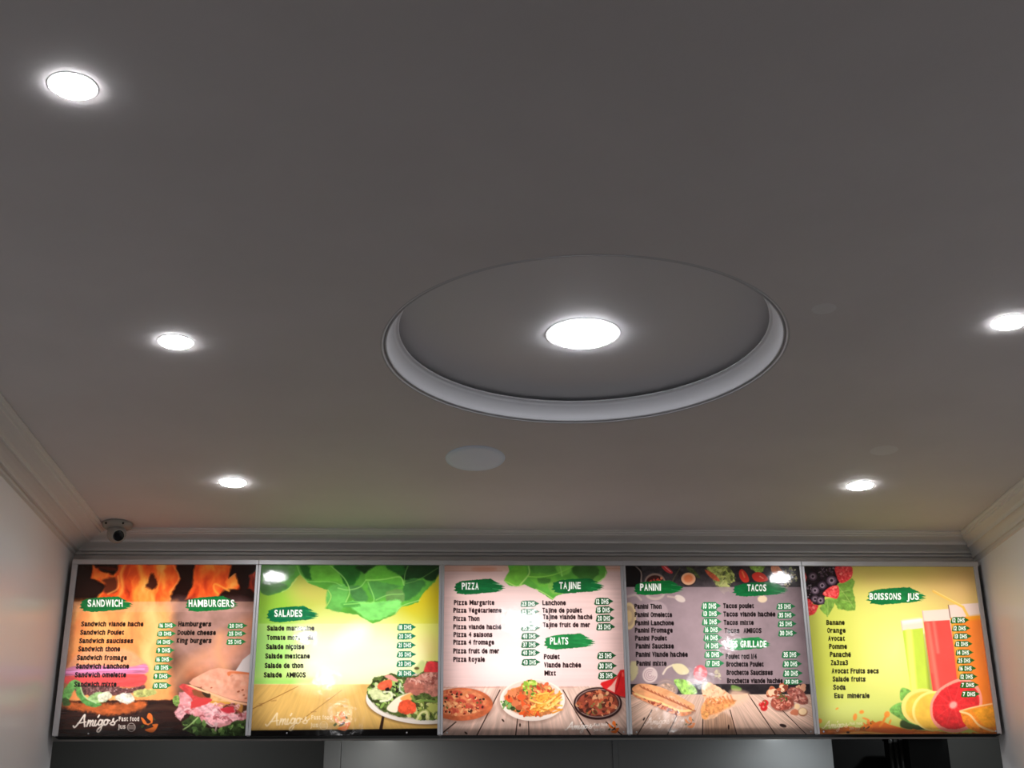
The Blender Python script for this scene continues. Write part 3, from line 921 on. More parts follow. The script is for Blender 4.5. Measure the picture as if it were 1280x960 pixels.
    for k, x0, y0, x1, y1, s in (('B', 58, 705, 250, 765, '16 DHS'), ('B', 48, 787, 240, 846, '13 DHS'), ('B', 38, 870, 228, 930, '14 DHS'), ('D', 36, 68, 218, 130, '9 DHS'),
                                 ('D', 26, 155, 206, 216, '16 DHS'), ('D', 16, 233, 200, 296, '10 DHS'), ('D', 8, 316, 192, 380, '9 DHS'), ('D', 2, 406, 188, 470, '10 DHS'),
                                 ('B', 755, 708, 955, 768, '20 DHS'), ('B', 750, 786, 947, 846, '25 DHS'), ('B', 742, 868, 942, 930, '25 DHS')):
        P.price(k, x0, y0, x1, y1, s, col=(40, 124, 66))
    P.logo('C', 245, 715, 1.0)
    return P


def lettuce(P, k, outline, shades, veins, seed):
    P.picture('lettuce_picture')
    P.poly(k, outline, (92, 166, 62), soft=2.5, rough=1.6, rs=9, seed=seed, tex=(.12, 40, 30, seed))
    for p, c in shades:
        P.poly(k, p, c, smooth=True, soft=5, rough=2, rs=8, seed=seed + 3, tex=(.09, 20, 14, seed + 1))
    for v, wd, c in veins:
        P.stroke(k, v, wd, c, soft=2.5, op=.8, curve=True)
    P.part()


# ================================================================== board 2: salads
def board_salad():
    P = Poster(1)
    fill(P, (196, 206, 96))
    P.ell('2', 120, 250, 160, 150, (150, 196, 66), soft=90, rough=5, rs=50)
    P.ell('2', 330, 190, 110, 80, (196, 190, 92), soft=60)
    P.ell('2', 900, 250, 160, 130, (206, 186, 40), soft=70)
    P.ell('2', 880, 440, 150, 120, (206, 206, 80), soft=80)
    P.ell('2', 890, 480, 60, 60, (214, 180, 96), soft=40, op=.7)
    P.ell('2', 520, 480, 300, 130, (246, 246, 196), soft=120)
    P.ell('2', 70, 500, 190, 160, (142, 204, 84), soft=90)
    P.ell('2', 420, 560, 170, 100, (252, 250, 206), soft=80)
    P.ell('2', 520, 440, 90, 46, (255, 255, 236), ang=-40, soft=50)
    P.ell('2', 640, 550, 200, 90, (240, 238, 196), soft=80)
    P.poly('2', [(20, 632), (330, 632), (310, 668), (10, 668)], (126, 200, 66), soft=14, op=.85)
    # table
    planks(P, '2', 660, 900, [(15, 788, 250, 672, 4), (225, 872, 470, 690, 3)], (214, 172, 98), (430, 300), 14, dark=(150, 104, 52), amp=0.05)
    P.ell('2', 390, 665, 140, 34, (255, 236, 170), soft=40, op=.8)
    P.poly('2', [(672, 812), (684, 812), (672, 890), (655, 890)], (52, 34, 24), soft=2)
    for x, y in ((130, 745), (70, 760), (60, 770), (330, 800), (480, 770)):
        P.stroke('2', [(x - 14, y), (x + 10, y - 3)], 4, (150, 106, 60), soft=3, op=.7)
    P.poly('2', [(0, 893), (1000, 882), (1000, 960), (0, 960)], (14, 9, 8), soft=2)
    G1, G2, G3, G4 = (46, 112, 44), (120, 194, 78), (30, 66, 32), (150, 214, 110)
    lettuce(P, '2', [(60, 50), (64, 205), (100, 217), (170, 200), (205, 180), (240, 130), (262, 110), (300, 152), (352, 175), (400, 190), (415, 225), (385, 282), (470, 302), (545, 312), (580, 332),
                     (622, 358), (660, 345), (735, 312), (765, 278), (850, 252), (870, 212), (940, 142), (962, 50)],
            [([(66, 160), (110, 140), (150, 150), (200, 175), (120, 212), (70, 205)], (76, 122, 62)), ([(70, 66), (230, 66), (220, 120), (160, 150), (90, 130)], (104, 168, 84)),
             ([(255, 66), (300, 66), (320, 130), (290, 130)], G1), ([(320, 66), (450, 66), (480, 120), (500, 190), (440, 150), (330, 150)], (110, 188, 66)),
             ([(430, 66), (560, 66), (540, 150), (490, 170), (460, 110)], G1), ([(560, 66), (640, 66), (600, 110), (540, 80)], G3), ([(400, 180), (470, 160), (500, 200), (470, 290), (400, 280)], (104, 178, 84)),
             ([(600, 90), (690, 70), (770, 130), (690, 140), (590, 145)], (108, 190, 66)), ([(500, 180), (560, 170), (600, 240), (540, 245)], (76, 132, 70)),
             ([(600, 150), (720, 160), (770, 170), (720, 190), (640, 245)], (84, 150, 72)), ([(770, 66), (958, 66), (930, 140), (860, 130), (780, 140)], G3), ([(690, 72), (780, 68), (770, 120)], G1),
             ([(790, 140), (890, 150), (840, 215), (780, 240)], (60, 116, 56)), ([(690, 200), (770, 190), (780, 240), (740, 270), (700, 260)], (104, 146, 80)),
             ([(500, 250), (640, 250), (760, 240), (740, 300), (620, 345), (560, 310)], (130, 216, 110)), ([(470, 255), (540, 250), (560, 270), (480, 275)], (84, 156, 70))],
            [([(245, 66), (262, 110), (300, 150)], 6, G4), ([(410, 66), (480, 130), (508, 195), (490, 250)], 6, (164, 220, 120)), ([(300, 148), (420, 150), (470, 170)], 4, G4),
             ([(590, 140), (640, 140), (690, 135), (760, 125), (780, 165)], 7, (160, 226, 110)), ([(600, 150), (630, 245), (560, 256), (480, 262)], 6, (150, 220, 110)), ([(640, 240), (700, 215), (775, 210)], 5, (150, 210, 110)),
             ([(780, 160), (850, 140), (950, 80)], 4, (110, 160, 80)), ([(800, 70), (785, 110), (780, 160)], 5, (120, 180, 90)), ([(735, 310), (770, 270), (860, 240)], 4, (180, 220, 130)), ([(400, 190), (415, 225), (388, 280)], 4, (190, 220, 110)),
             ([(170, 200), (205, 180), (245, 132)], 4, (190, 220, 130)), ([(450, 180), (500, 190), (560, 175), (590, 140)], 5, (160, 220, 120))], 41)
    # veil behind the list
    P.poly('2', [(30, 358), (1000, 358), (1000, 664), (20, 664)], (255, 255, 240), soft=2, op=.22, setid=False)
    # plate of salad
    P.picture('salad_plate_picture')
    P.ell('H', 800, 580, 590, 240, (70, 46, 30), soft=8, op=.6, n=60)
    P.ell('H', 790, 560, 580, 245, (226, 216, 208), soft=2, n=60)
    P.ell('H', 790, 545, 560, 225, (196, 184, 172), soft=2, n=60)
    food = [(215, 510), (225, 460), (270, 380), (330, 350), (450, 325), (560, 355), (700, 335), (770, 290), (800, 205), (930, 205), (930, 765), (760, 775), (620, 745), (520, 735), (380, 690), (260, 590)]
    P.poly('H', food, (74, 88, 44), rough=3, rs=10, soft=3, tex=(.35, 9, 7, 6))
    P.scatter('H', [(230, 480), (330, 370), (460, 350), (600, 420), (500, 540), (380, 660), (270, 580)], 70, [(170, 200, 110), (206, 214, 160), (112, 150, 66), (140, 176, 84), (56, 60, 34)], (14, 40), 3, op=.9, aspect=(.25, .7))
    P.scatter('H', [(680, 560), (900, 560), (910, 750), (560, 730), (700, 640)], 55, [(170, 180, 96), (120, 134, 60), (60, 62, 34), (196, 196, 130), (90, 112, 52)], (14, 42), 5, op=.9, aspect=(.25, .7))
    P.scatter('H', [(450, 440), (560, 380), (600, 520), (480, 560)], 22, [(40, 40, 28), (70, 92, 48), (110, 140, 80)], (14, 34), 8, aspect=(.3, .8))
    P.poly('H', [(240, 480), (330, 470), (400, 520), (460, 510), (430, 570), (340, 570), (270, 560)], (206, 212, 160), smooth=True, soft=4, rough=2, tex=(.12, 8, 6, 3))
    P.stroke('H', [(380, 500), (440, 500), (462, 540), (420, 580), (350, 585)], 16, (226, 226, 196), soft=3, curve=True)
    P.stroke('H', [(540, 420), (535, 480), (570, 510)], 16, (196, 206, 180), soft=3, curve=True)
    P.poly('H', [(320, 450), (350, 405), (440, 380), (462, 420), (440, 470), (360, 482)], (226, 96, 66), smooth=True, soft=3, tex=(.12, 9, 9, 3))
    P.poly('H', [(390, 350), (450, 335), (520, 390), (480, 395)], (226, 150, 140), smooth=True, soft=3)
    P.poly('H', [(395, 470), (425, 455), (440, 480), (410, 490)], (36, 22, 20), smooth=True, soft=3)
    P.poly('H', [(575, 430), (600, 370), (700, 350), (760, 320), (905, 285), (925, 545), (850, 530), (770, 505), (700, 530), (600, 490)], (176, 112, 100), rough=3, rs=9, soft=3, tex=(.25, 9, 7, 5))
    P.ell('H', 675, 465, 102, 62, (170, 102, 88), soft=3, rough=2, tex=(.15, 9, 8, 4))
    P.poly('H', [(790, 450), (850, 420), (905, 430), (915, 520), (860, 545), (800, 500)], (190, 122, 108), smooth=True, soft=3, rough=2, tex=(.2, 6, 6, 4))
    P.scatter('H', [(590, 380), (760, 330), (900, 320), (900, 420), (640, 410)], 40, [(214, 152, 138), (132, 66, 60), (196, 130, 118), (226, 176, 160)], (10, 28), 6, op=.7, aspect=(.3, .7))
    P.poly('H', [(765, 300), (790, 225), (830, 203), (910, 225), (920, 300), (820, 308)], (216, 62, 66), smooth=True, soft=3, tex=(.12, 9, 9, 3))
    P.poly('H', [(690, 270), (740, 200), (780, 220), (760, 300), (700, 330)], (176, 190, 120), smooth=True, soft=6, op=.7)
    P.ell('H', 698, 272, 24, 14, (96, 84, 50), soft=3)
    P.poly('H', [(410, 660), (440, 610), (520, 545), (640, 505), (600, 560), (530, 620), (510, 690), (450, 690)], (236, 222, 198), smooth=True, soft=3)
    P.poly('H', [(540, 560), (640, 508), (660, 560), (600, 600)], (228, 160, 92), smooth=True, soft=4)
    P.poly('H', [(520, 640), (550, 585), (620, 575), (690, 620), (680, 690), (600, 712), (530, 690)], (222, 84, 54), smooth=True, soft=3, rough=1.5, tex=(.15, 7, 7, 3))
    P.stroke('H', [(650, 540), (690, 590), (760, 580), (880, 590)], 22, (112, 140, 66), soft=4, curve=True)
    P.stroke('H', [(700, 760), (740, 700), (790, 690), (800, 740)], 22, (214, 210, 150), soft=4, curve=True)
    P.ell('H', 860, 650, 60, 50, (172, 176, 92), soft=6, rough=2)
    P.stroke('H', [(225, 560), (300, 650), (420, 730), (600, 785), (760, 800), (925, 795)], 16, (232, 222, 214), soft=2, curve=True)
    P.part()
    P.banner('E', (178, 540, 708, 702), 'SALADES', 264, 543, 645, 64, col=(16, 108, 66))
    for k, s, a, b, y in (('E', 'Salade marocaine', 192, 662, 784), ('E', 'Tomate mozzarela', 190, 655, 877), ('G', 'Salade niçoise', 175, 540, 86), ('G', 'Salade mexicane', 167, 593, 176),
                          ('G', 'Salade de thon', 162, 530, 267), ('G', 'Salade  AMIGOS', 153, 553, 357)):
        P.line(k, s, a, b, y)
    for k, x0, y0, x1, y1, s in (('F', 530, 718, 720, 786, '18 DHS'), ('F', 530, 808, 720, 876, '20 DHS'), ('H', 503, 18, 690, 82, '21 DHS'), ('H', 505, 107, 690, 170, '35 DHS'),
                                 ('H', 503, 195, 690, 261, '20 DHS'), ('H', 505, 288, 690, 352, '31 DHS')):
        P.price(k, x0, y0, x1, y1, s, col=(26, 116, 82))
    P.logo('G', 172, 700, 1.0, op=.72, col=(246, 228, 196))
    return P


TABLE3 = (214, 182, 168)


# ================================================================== board 3: pizza, tajine, plates
def board_pizza():
    P = Poster(2)
    fill(P, (224, 190, 186), tex=(.03, 200, 5, 4))
    P.poly('3', [(20, 60), (960, 60), (960, 95), (20, 95)], (222, 178, 162), soft=6)
    P.stroke('3', [(40, 95), (330, 95)], 4, (196, 140, 124), soft=3, op=.7)
    P.ell('3', 240, 85, 60, 10, (206, 130, 100), soft=12, op=.6)
    P.stroke('3', [(850, 82), (925, 82)], 5, (196, 140, 120), soft=4, op=.6)
    P.ell('3', 440, 460, 300, 190, (238, 214, 214), soft=160)
    P.ell('3', 400, 560, 170, 90, (246, 226, 224), soft=80)
    planks(P, '3', 672, 930, [(20, 915, 100, 850, 6), (200, 925, 320, 690, 6), (397, 930, 408, 830, 6), (465, 930, 462, 830, 5), (635, 690, 700, 800, 5), (700, 800, 775, 918, 7), (850, 850, 930, 915, 6)],
           TABLE3, (470, 250), 24)
    P.stroke('3', [(40, 678), (320, 676)], 5, (196, 144, 134), soft=3, op=.8)
    P.stroke('3', [(620, 676), (700, 676)], 5, (196, 150, 140), soft=3, op=.7)
    for x, y, a in ((335, 842, 50), (150, 905, 40), (420, 865, 90), (805, 862, 0)):
        P.ell('3', x, y, 9, 4, (56, 36, 30), a, soft=2)
    lettuce(P, '3', [(360, 60), (365, 100), (338, 145), (365, 165), (400, 172), (440, 165), (500, 185), (545, 215), (582, 240), (600, 220), (660, 200), (760, 180), (790, 160), (840, 130), (855, 100), (840, 60)],
            [([(345, 140), (390, 70), (440, 66), (455, 110), (420, 165)], (110, 178, 62)), ([(470, 66), (600, 66), (590, 100), (500, 110)], (84, 146, 60)), ([(600, 66), (690, 66), (680, 90), (630, 120)], (126, 200, 80)),
             ([(690, 66), (800, 66), (810, 140), (740, 140), (690, 110)], (58, 106, 44)), ([(460, 110), (580, 115), (600, 150), (520, 175)], (100, 170, 60)), ([(510, 130), (570, 135), (560, 155), (520, 155)], (66, 118, 48)),
             ([(790, 130), (850, 100), (830, 135), (795, 160)], (96, 156, 66)), ([(560, 160), (640, 140), (700, 150), (600, 215)], (120, 176, 76))],
            [([(462, 66), (465, 110), (420, 165)], 8, (176, 216, 120)), ([(455, 122), (520, 125), (600, 110), (690, 70)], 6, (150, 216, 90)), ([(620, 66), (630, 120)], 5, (160, 220, 110)),
             ([(500, 185), (545, 208), (585, 235)], 5, (190, 220, 130)), ([(345, 145), (400, 170), (430, 165)], 5, (190, 214, 120)), ([(790, 160), (840, 130), (850, 100)], 5, (190, 220, 140))], 52)
    P.picture('pizza_picture')
    P.ell('K', 250, 632, 302, 158, (110, 70, 58), soft=14, op=.6, n=48)
    P.ell('K', 240, 617, 305, 158, (190, 98, 62), soft=2, n=48, tex=(.15, 14, 10, 4))
    P.ell('K', 225, 600, 262, 128, (206, 124, 84), soft=4, n=48, rough=2, tex=(.12, 9, 7, 4))
    oval = [(225 + 245 * math.cos(a), 600 + 115 * math.sin(a)) for a in np.linspace(0, 2 * PI, 30)]
    for x, y in ((205, 510), (330, 545), (170, 680), (310, 640), (400, 590), (240, 590), (120, 560), (420, 640)):
        P.ell('K', x, y, 52, 26, (182, 74, 56), 10, soft=4, tex=(.12, 8, 8, 3))
    P.scatter('K', oval, 90, [(226, 166, 112), (232, 182, 130), (182, 76, 52), (206, 124, 76), (190, 96, 70)], (8, 24), 31, op=.8, aspect=(.3, .8))
    P.scatter('K', oval, 46, [(56, 36, 30), (70, 44, 34), (92, 96, 50), (120, 50, 36)], (7, 15), 32, aspect=(.5, 1))
    P.part()
    P.picture('kebab_plate_picture')
    P.ell('3', 480, 752, 165, 98, (120, 88, 76), soft=14, op=.6, n=48)
    P.ell('3', 482, 740, 163, 105, (238, 222, 212), soft=2, n=56)
    P.ell('3', 482, 733, 148, 92, (220, 200, 188), soft=3, n=56)
    P.poly('3', [(340, 720), (370, 690), (420, 670), (450, 640), (480, 635), (510, 655), (570, 665), (590, 700), (625, 740), (620, 770), (570, 810), (520, 822), (450, 820), (400, 800), (350, 770)], (196, 120, 70), rough=2.5, rs=9, soft=3, tex=(.25, 8, 7, 4))
    P.scatter('3', [(325, 745), (350, 730), (410, 765), (415, 795), (390, 800), (340, 780)], 34, [(84, 122, 66), (48, 62, 36), (130, 170, 96), (100, 140, 76), (60, 84, 44)], (6, 15), 41, aspect=(.4, .9))
    P.scatter('3', [(340, 725), (390, 690), (450, 690), (480, 760), (500, 810), (420, 810), (400, 760)], 46, [(176, 86, 54), (206, 116, 76), (146, 62, 40), (216, 130, 86), (226, 92, 50)], (8, 22), 42, aspect=(.35, .8))
    P.scatter('3', [(430, 680), (460, 640), (500, 650), (520, 690), (480, 735)], 36, [(176, 206, 84), (140, 176, 62), (206, 220, 120), (84, 112, 48)], (6, 15), 43, aspect=(.35, .8))
    P.scatter('3', [(470, 680), (560, 660), (575, 700), (500, 720)], 22, [(226, 104, 66), (216, 150, 90), (190, 66, 44), (236, 190, 120)], (7, 15), 44, aspect=(.35, .8))
    rng = random.Random(5)
    for q in range(60):
        x, y, a = rng.uniform(490, 610), rng.uniform(705, 800), rng.uniform(-75, 30)
        if abs((x - 550) / 80) ** 2 + abs((y - 755) / 62) ** 2 > 1:
            continue
        dx, dy = 26 * math.cos(math.radians(a)), 26 * math.sin(math.radians(a))
        P.stroke('3', [(x - dx, y - dy), (x + dx, y + dy)], 8, rng.choice([(244, 190, 92), (236, 170, 70), (250, 206, 120), (206, 132, 52), (226, 150, 60)]), soft=1.5)
    P.scatter('3', [(410, 790), (480, 780), (520, 800), (500, 820), (430, 818)], 14, [(226, 92, 42), (236, 120, 60), (190, 80, 44)], (8, 20), 45, aspect=(.25, .5))
    P.part()
    P.picture('tajine_picture')
    P.ell('L', 640, 630, 236, 160, (120, 88, 78), soft=14, op=.6, n=48)
    P.ell('L', 632, 610, 232, 156, (44, 26, 26), soft=2, n=56)
    P.ell('L', 632, 605, 214, 138, (150, 124, 118), soft=2, n=56)
    P.ell('L', 632, 606, 206, 130, (70, 40, 36), soft=2, n=56)
    st = [(632 + 196 * math.cos(a), 610 + 118 * math.sin(a)) for a in np.linspace(0, 2 * PI, 30)]
    P.poly('L', st, (134, 62, 46), soft=3, rough=2, tex=(.3, 10, 8, 4))
    P.scatter('L', st, 80, [(176, 84, 56), (84, 38, 30), (196, 112, 76), (60, 32, 26), (150, 70, 46), (110, 104, 60), (206, 150, 110)], (10, 34), 51, op=.85, aspect=(.4, .9))
    P.poly('L', [(656, 425), (665, 408), (780, 370), (815, 345), (848, 288), (893, 284), (900, 550), (840, 535), (760, 500), (690, 465)], (206, 36, 38), soft=2.5, tex=(.08, 20, 20, 4))
    P.poly('L', [(720, 468), (765, 430), (822, 352), (800, 430), (795, 505)], (228, 168, 156), soft=2.5)
    P.stroke('L', [(800, 500), (830, 420), (850, 330)], 9, (150, 20, 26), soft=3)
    P.ell('L', 872, 330, 8, 22, (246, 110, 96), soft=4)
    P.stroke('L', [(680, 462), (760, 505), (850, 545), (898, 552)], 10, (110, 18, 22), soft=3)
    P.part()
    P.banner('I', (172, 268, 692, 426), 'PIZZA', 257, 426, 373, 64, col=(20, 98, 50))
    P.banner('J', (190, 262, 722, 416), 'TAJINE', 272, 488, 367, 64, col=(24, 104, 52))
    P.banner('J', (112, 815, 632, 976), 'PLATS', 180, 363, 922, 66, col=(34, 122, 62))
    for k, s, a, b, y in (('I', 'Pizza Margarite', 180, 583, 528), ('I', 'Pizza Végétarienne', 175, 655, 605), ('I', 'Pizza Thon', 175, 435, 688), ('I', 'Pizza viande haché', 175, 652, 771),
                          ('I', 'Pizza 4 saisons', 177, 563, 848), ('I', 'Pizza 4 fromage', 175, 580, 924), ('K', 'Pizza fruit de mer', 167, 606, 127), ('K', 'Pizza Royale', 167, 468, 208),
                          ('J', 'Lanchone', 105, 337, 530), ('J', 'Tajine de poulet', 105, 497, 605), ('J', 'Tajine viande haché', 110, 603, 671), ('J', 'Tajine fruit de mer', 110, 580, 750),
                          ('L', 'Poulet', 115, 265, 182), ('L', 'Viande hachée', 117, 470, 262), ('L', 'Mixt', 120, 228, 340)):
        P.line(k, s, a, b, y, col=(34, 18, 20))
    for y0, y1, s, x in ((243, 275, '23 DHS', 0), (283, 315, '25 DHS', 0), (325, 353, '28 DHS', 2), (364, 396, '35 DHS', 3), (404, 438, '40 DHS', 4), (446, 480, '37 DHS', 4), (487, 520, '40 DHS', 4), (535, 568, '43 DHS', 6)):
        P.price('3', 421 + x, y0, 517 + x, y1, s, col=(34, 96, 62))
    for k, x0, y0, x1, y1, s in (('J', 622, 458, 812, 532, '12 DHS'), ('J', 634, 543, 824, 616, '15 DHS'), ('J', 638, 626, 827, 700, '20 DHS'), ('J', 642, 712, 832, 786, '35 DHS'),
                                 ('L', 624, 113, 808, 187, '25 DHS'), ('L', 628, 212, 814, 286, '30 DHS'), ('L', 632, 306, 818, 380, '35 DHS')):
        P.price(k, x0, y0, x1, y1, s, col=(24, 78, 42))
    P.logo('L', 318, 785, .64, op=.9, col=(255, 246, 240))
    return P


# ================================================================== board 4: panini, tacos, grill
def board_panini():
    P = Poster(3)
    fill(P, (52, 47, 50), tex=(.25, 10, 10, 5))
    P.poly('4', [(10, 66), (105, 66), (112, 100), (100, 175), (10, 175)], (16, 13, 14), smooth=False, soft=4)
    # kitchen-table still life printed along the top
    P.picture('ingredients_picture')
    P.stroke('4', [(75, 68), (105, 100), (105, 150)], 6, (150, 132, 124), soft=3, curve=True)
    P.ell('4', 175, 150, 52, 44, (140, 116, 106), soft=3)
    P.ell('4', 175, 152, 44, 36, (60, 26, 24), soft=3, tex=(.4, 4, 4, 4))
    P.scatter('4', [(140, 130), (210, 130), (205, 150), (145, 150)], 14, [(170, 60, 44), (206, 120, 90), (90, 30, 26)], (4, 8), 3)
    for p in ([(205, 68), (225, 66), (262, 98), (255, 108), (225, 95)],):
        P.poly('4', p, (190, 56, 58), smooth=True, soft=2)
    P.stroke('4', [(222, 72), (252, 98)], 4, (236, 150, 150), soft=2)
    P.stroke('4', [(300, 80), (270, 130), (262, 150)], 4, (96, 88, 60), soft=3, curve=True)
    P.poly('4', [(330, 75), (365, 85), (400, 125), (390, 130), (350, 100)], (74, 84, 44), smooth=True, soft=3, tex=(.3, 5, 5, 4))
    P.ell('4', 343, 137, 38, 33, (30, 20, 20), soft=5)
    P.ell('4', 342, 134, 36, 31, (236, 176, 136), soft=2)
    P.ell('4', 342, 132, 24, 20, (228, 128, 80), soft=6)
    green = [(430, 85), (455, 70), (540, 70), (570, 110), (575, 150), (540, 160), (560, 190), (520, 205), (490, 180), (460, 130)]
    P.poly('4', green, (160, 170, 88), rough=2.5, rs=8, soft=3, tex=(.3, 7, 6, 4))
    P.scatter('4', green, 40, [(196, 200, 120), (112, 130, 60), (140, 156, 76), (70, 74, 44)], (6, 16), 6, op=.8, aspect=(.25, .6))
    P.poly('4', [(425, 88), (470, 110), (500, 145), (470, 140), (440, 115)], (196, 84, 52), smooth=True, soft=3, tex=(.2, 5, 5, 4))
    P.poly('4', [(645, 70), (725, 70), (715, 95), (690, 110), (660, 90)], (140, 176, 76), rough=2, rs=6, soft=3, tex=(.25, 5, 5, 4))
    for p in ([(595, 100), (610, 85), (635, 110), (645, 145), (620, 152), (600, 130)], [(660, 115), (685, 100), (720, 110), (740, 140), (700, 150), (670, 140)]):
        P.poly('4', p, (214, 56, 44), smooth=True, soft=2)
    P.stroke('4', [(612, 100), (622, 125)], 7, (246, 140, 84), soft=4)
    P.stroke('4', [(700, 122), (715, 132)], 6, (250, 150, 120), soft=3)
    P.poly('4', [(755, 72), (790, 70), (815, 105), (800, 125), (765, 110)], (226, 140, 96), smooth=True, soft=2, tex=(.12, 6, 6, 4))
    P.scatter('4', [(830, 80), (885, 80), (885, 140), (830, 200), (800, 190)], 34, [(150, 160, 96), (206, 196, 150), (96, 106, 60), (176, 160, 120)], (4, 9), 7, aspect=(.4, .9))
    P.part()
    P.poly('4', [(0, 175), (960, 175), (960, 662), (0, 662)], (158, 136, 142), soft=2, op=.86, tex=(.05, 30, 26, 5))
    P.ell('4', 470, 380, 130, 190, (190, 164, 170), soft=120, op=.5)
    # pale ingredients under the veil
    P.picture('bowl_picture')
    P.ell('4', 175, 205, 50, 36, (176, 156, 150), soft=3)
    P.ell('4', 175, 196, 44, 32, (150, 130, 132), soft=3)
    P.picture('spoon_picture')
    P.stroke('4', [(40, 222), (80, 215), (105, 238)], 12, (190, 170, 162), soft=4, op=.7, curve=True)
    P.picture('spoon_picture')
    P.ell('4', 300, 233, 28, 16, (206, 188, 180), 25, soft=3)
    P.stroke('4', [(240, 222), (280, 228)], 10, (190, 166, 158), soft=4, op=.8)
    P.picture('garlic_picture')
    P.ell('4', 712, 235, 24, 18, (220, 196, 166), soft=3)
    P.picture('bowl_picture')
    P.ell('4', 45, 320, 36, 68, (206, 180, 138), soft=3)
    P.ell('4', 45, 320, 28, 52, (176, 150, 120), soft=4)
    P.ell('4', 42, 322, 18, 30, (206, 176, 130), soft=4)
    P.picture('plate_picture')
    P.ell('4', 180, 300, 60, 54, (178, 156, 160), soft=4, op=.6)
    P.picture('mushroom_picture')
    P.poly('4', [(52, 560), (75, 545), (90, 580), (80, 625), (55, 640)], (188, 176, 136), smooth=True, soft=4, rough=2)
    P.picture('onion_picture')
    P.ell('4', 150, 615, 38, 40, (206, 184, 182), soft=3)
    for r in (28, 18, 9):
        P.stroke('4', [(150 + r * math.cos(a), 615 + r * math.sin(a)) for a in np.linspace(.3, 5.2, 14)], 4, (170, 140, 146), soft=2)
    P.picture('ladle_picture')
    P.stroke('4', [(215, 610), (235, 580), (265, 565)], 9, (214, 196, 180), soft=3, curve=True)
    P.poly('4', [(260, 565), (310, 560), (345, 592), (330, 612), (290, 608)], (214, 200, 160), smooth=True, soft=3)
    P.picture('tomato_picture')
    P.ell('4', 402, 605, 34, 40, (214, 92, 100), soft=4)
    P.ell('4', 402, 590, 9, 14, (246, 176, 176), soft=5)
    P.picture('bowl_picture')
    P.ell('4', 230, 690, 58, 58, (150, 128, 128), soft=3)
    P.ell('4', 230, 690, 48, 50, (172, 146, 140), soft=3)
    P.scatter('4', [(200, 660), (270, 660), (270, 700), (200, 700)], 18, [(206, 176, 150), (130, 100, 90)], (5, 12), 8, op=.8)
    P.picture('herb_picture')
    P.scatter('4', [(480, 590), (520, 590), (500, 640), (475, 630)], 12, [(206, 196, 160), (176, 166, 140)], (5, 12), 9, op=.7)
    P.part()
    P.poly('4', [(0, 660), (960, 660), (960, 712), (0, 712)], (40, 34, 37), soft=2, tex=(.15, 12, 8, 4))
    P.ell('4', 232, 690, 58, 44, (150, 130, 128), soft=3)
    P.ell('4', 232, 692, 46, 36, (176, 146, 130), soft=3, tex=(.3, 5, 5, 4))
    P.poly('4', [(270, 640), (320, 638), (360, 660), (385, 705), (320, 715), (290, 680)], (150, 196, 92), smooth=True, soft=3, tex=(.25, 6, 8, 4))
    P.poly('4', [(560, 665), (605, 680), (600, 695), (560, 690)], (110, 140, 70), smooth=True, soft=4)
    planks(P, '4', 712, 930, [(85, 918, 160, 790, 5), (235, 918, 285, 815, 5), (412, 918, 415, 830, 6), (585, 918, 550, 790, 5), (780, 918, 640, 710, 5), (930, 910, 760, 740, 4)], (212, 178, 160), (470, 560), 34)
    P.poly('4', [(420, 830), (520, 800), (560, 830), (580, 918), (420, 918)], (156, 116, 88), soft=8, op=.55, tex=(.3, 3, 40, 6))
    for x, y, rx, ry, a in ((815, 868, 18, 8, 15), (543, 875, 4, 12, 0), (120, 835, 4, 9, 30)):
        P.ell('4', x, y, rx, ry, (50, 32, 30), a, soft=2)
    P.poly('4', [(0, 888), (1000, 880), (1000, 930), (0, 930)], (110, 90, 84), soft=10, op=.25)
    P.picture('panini_picture')
    P.poly('4', [(62, 690), (110, 690), (360, 780), (340, 818), (270, 812), (150, 760), (70, 715)], (130, 84, 66), smooth=True, soft=8, op=.7)
    P.poly('4', [(62, 692), (75, 668), (105, 658), (160, 664), (240, 690), (320, 735), (370, 765), (368, 788), (340, 800), (300, 795), (200, 760), (120, 730)], (228, 160, 112), smooth=True, soft=2, tex=(.08, 12, 8, 4))
    P.poly('4', [(66, 700), (120, 725), (200, 755), (270, 790), (355, 800), (330, 818), (280, 815), (200, 780), (120, 745), (70, 720)], (206, 128, 86), smooth=True, soft=3, tex=(.25, 8, 5, 4))
    P.stroke('4', [(75, 708), (130, 730), (190, 748), (240, 770), (300, 795), (365, 790)], 11, (242, 206, 140), soft=3, curve=True)
    P.scatter('4', [(110, 730), (200, 758), (280, 795), (330, 808), (280, 815), (180, 770)], 22, [(140, 62, 44), (176, 84, 60), (206, 120, 84), (96, 46, 36)], (5, 13), 10, aspect=(.3, .7))
    for q in range(14):
        x, y = 100 + q * 18.5, 664 + q * 8.0
        P.stroke('4', [(x, y + 4), (x + 10, y + 14 + q * .3), (x + 22 + q, y + 20 + q * .5)], 6, (160, 84, 54), soft=2.5, op=.9, curve=True)
    P.part()
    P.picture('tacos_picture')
    P.poly('4', [(418, 655), (455, 655), (520, 690), (560, 715), (640, 710), (600, 745), (560, 775), (510, 800), (470, 830), (420, 838), (405, 800), (425, 750), (410, 700)], (236, 186, 148), smooth=True, soft=3, rough=1.5, tex=(.12, 8, 8, 4))  # tacos painted paler, the lamp reflection's wash put into their colour
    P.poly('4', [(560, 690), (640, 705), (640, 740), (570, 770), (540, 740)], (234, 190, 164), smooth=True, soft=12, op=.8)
    P.poly('4', [(410, 770), (450, 730), (540, 735), (580, 745), (520, 790), (440, 820), (410, 815)], (226, 150, 92), smooth=True, soft=5, rough=2, tex=(.2, 6, 6, 4))
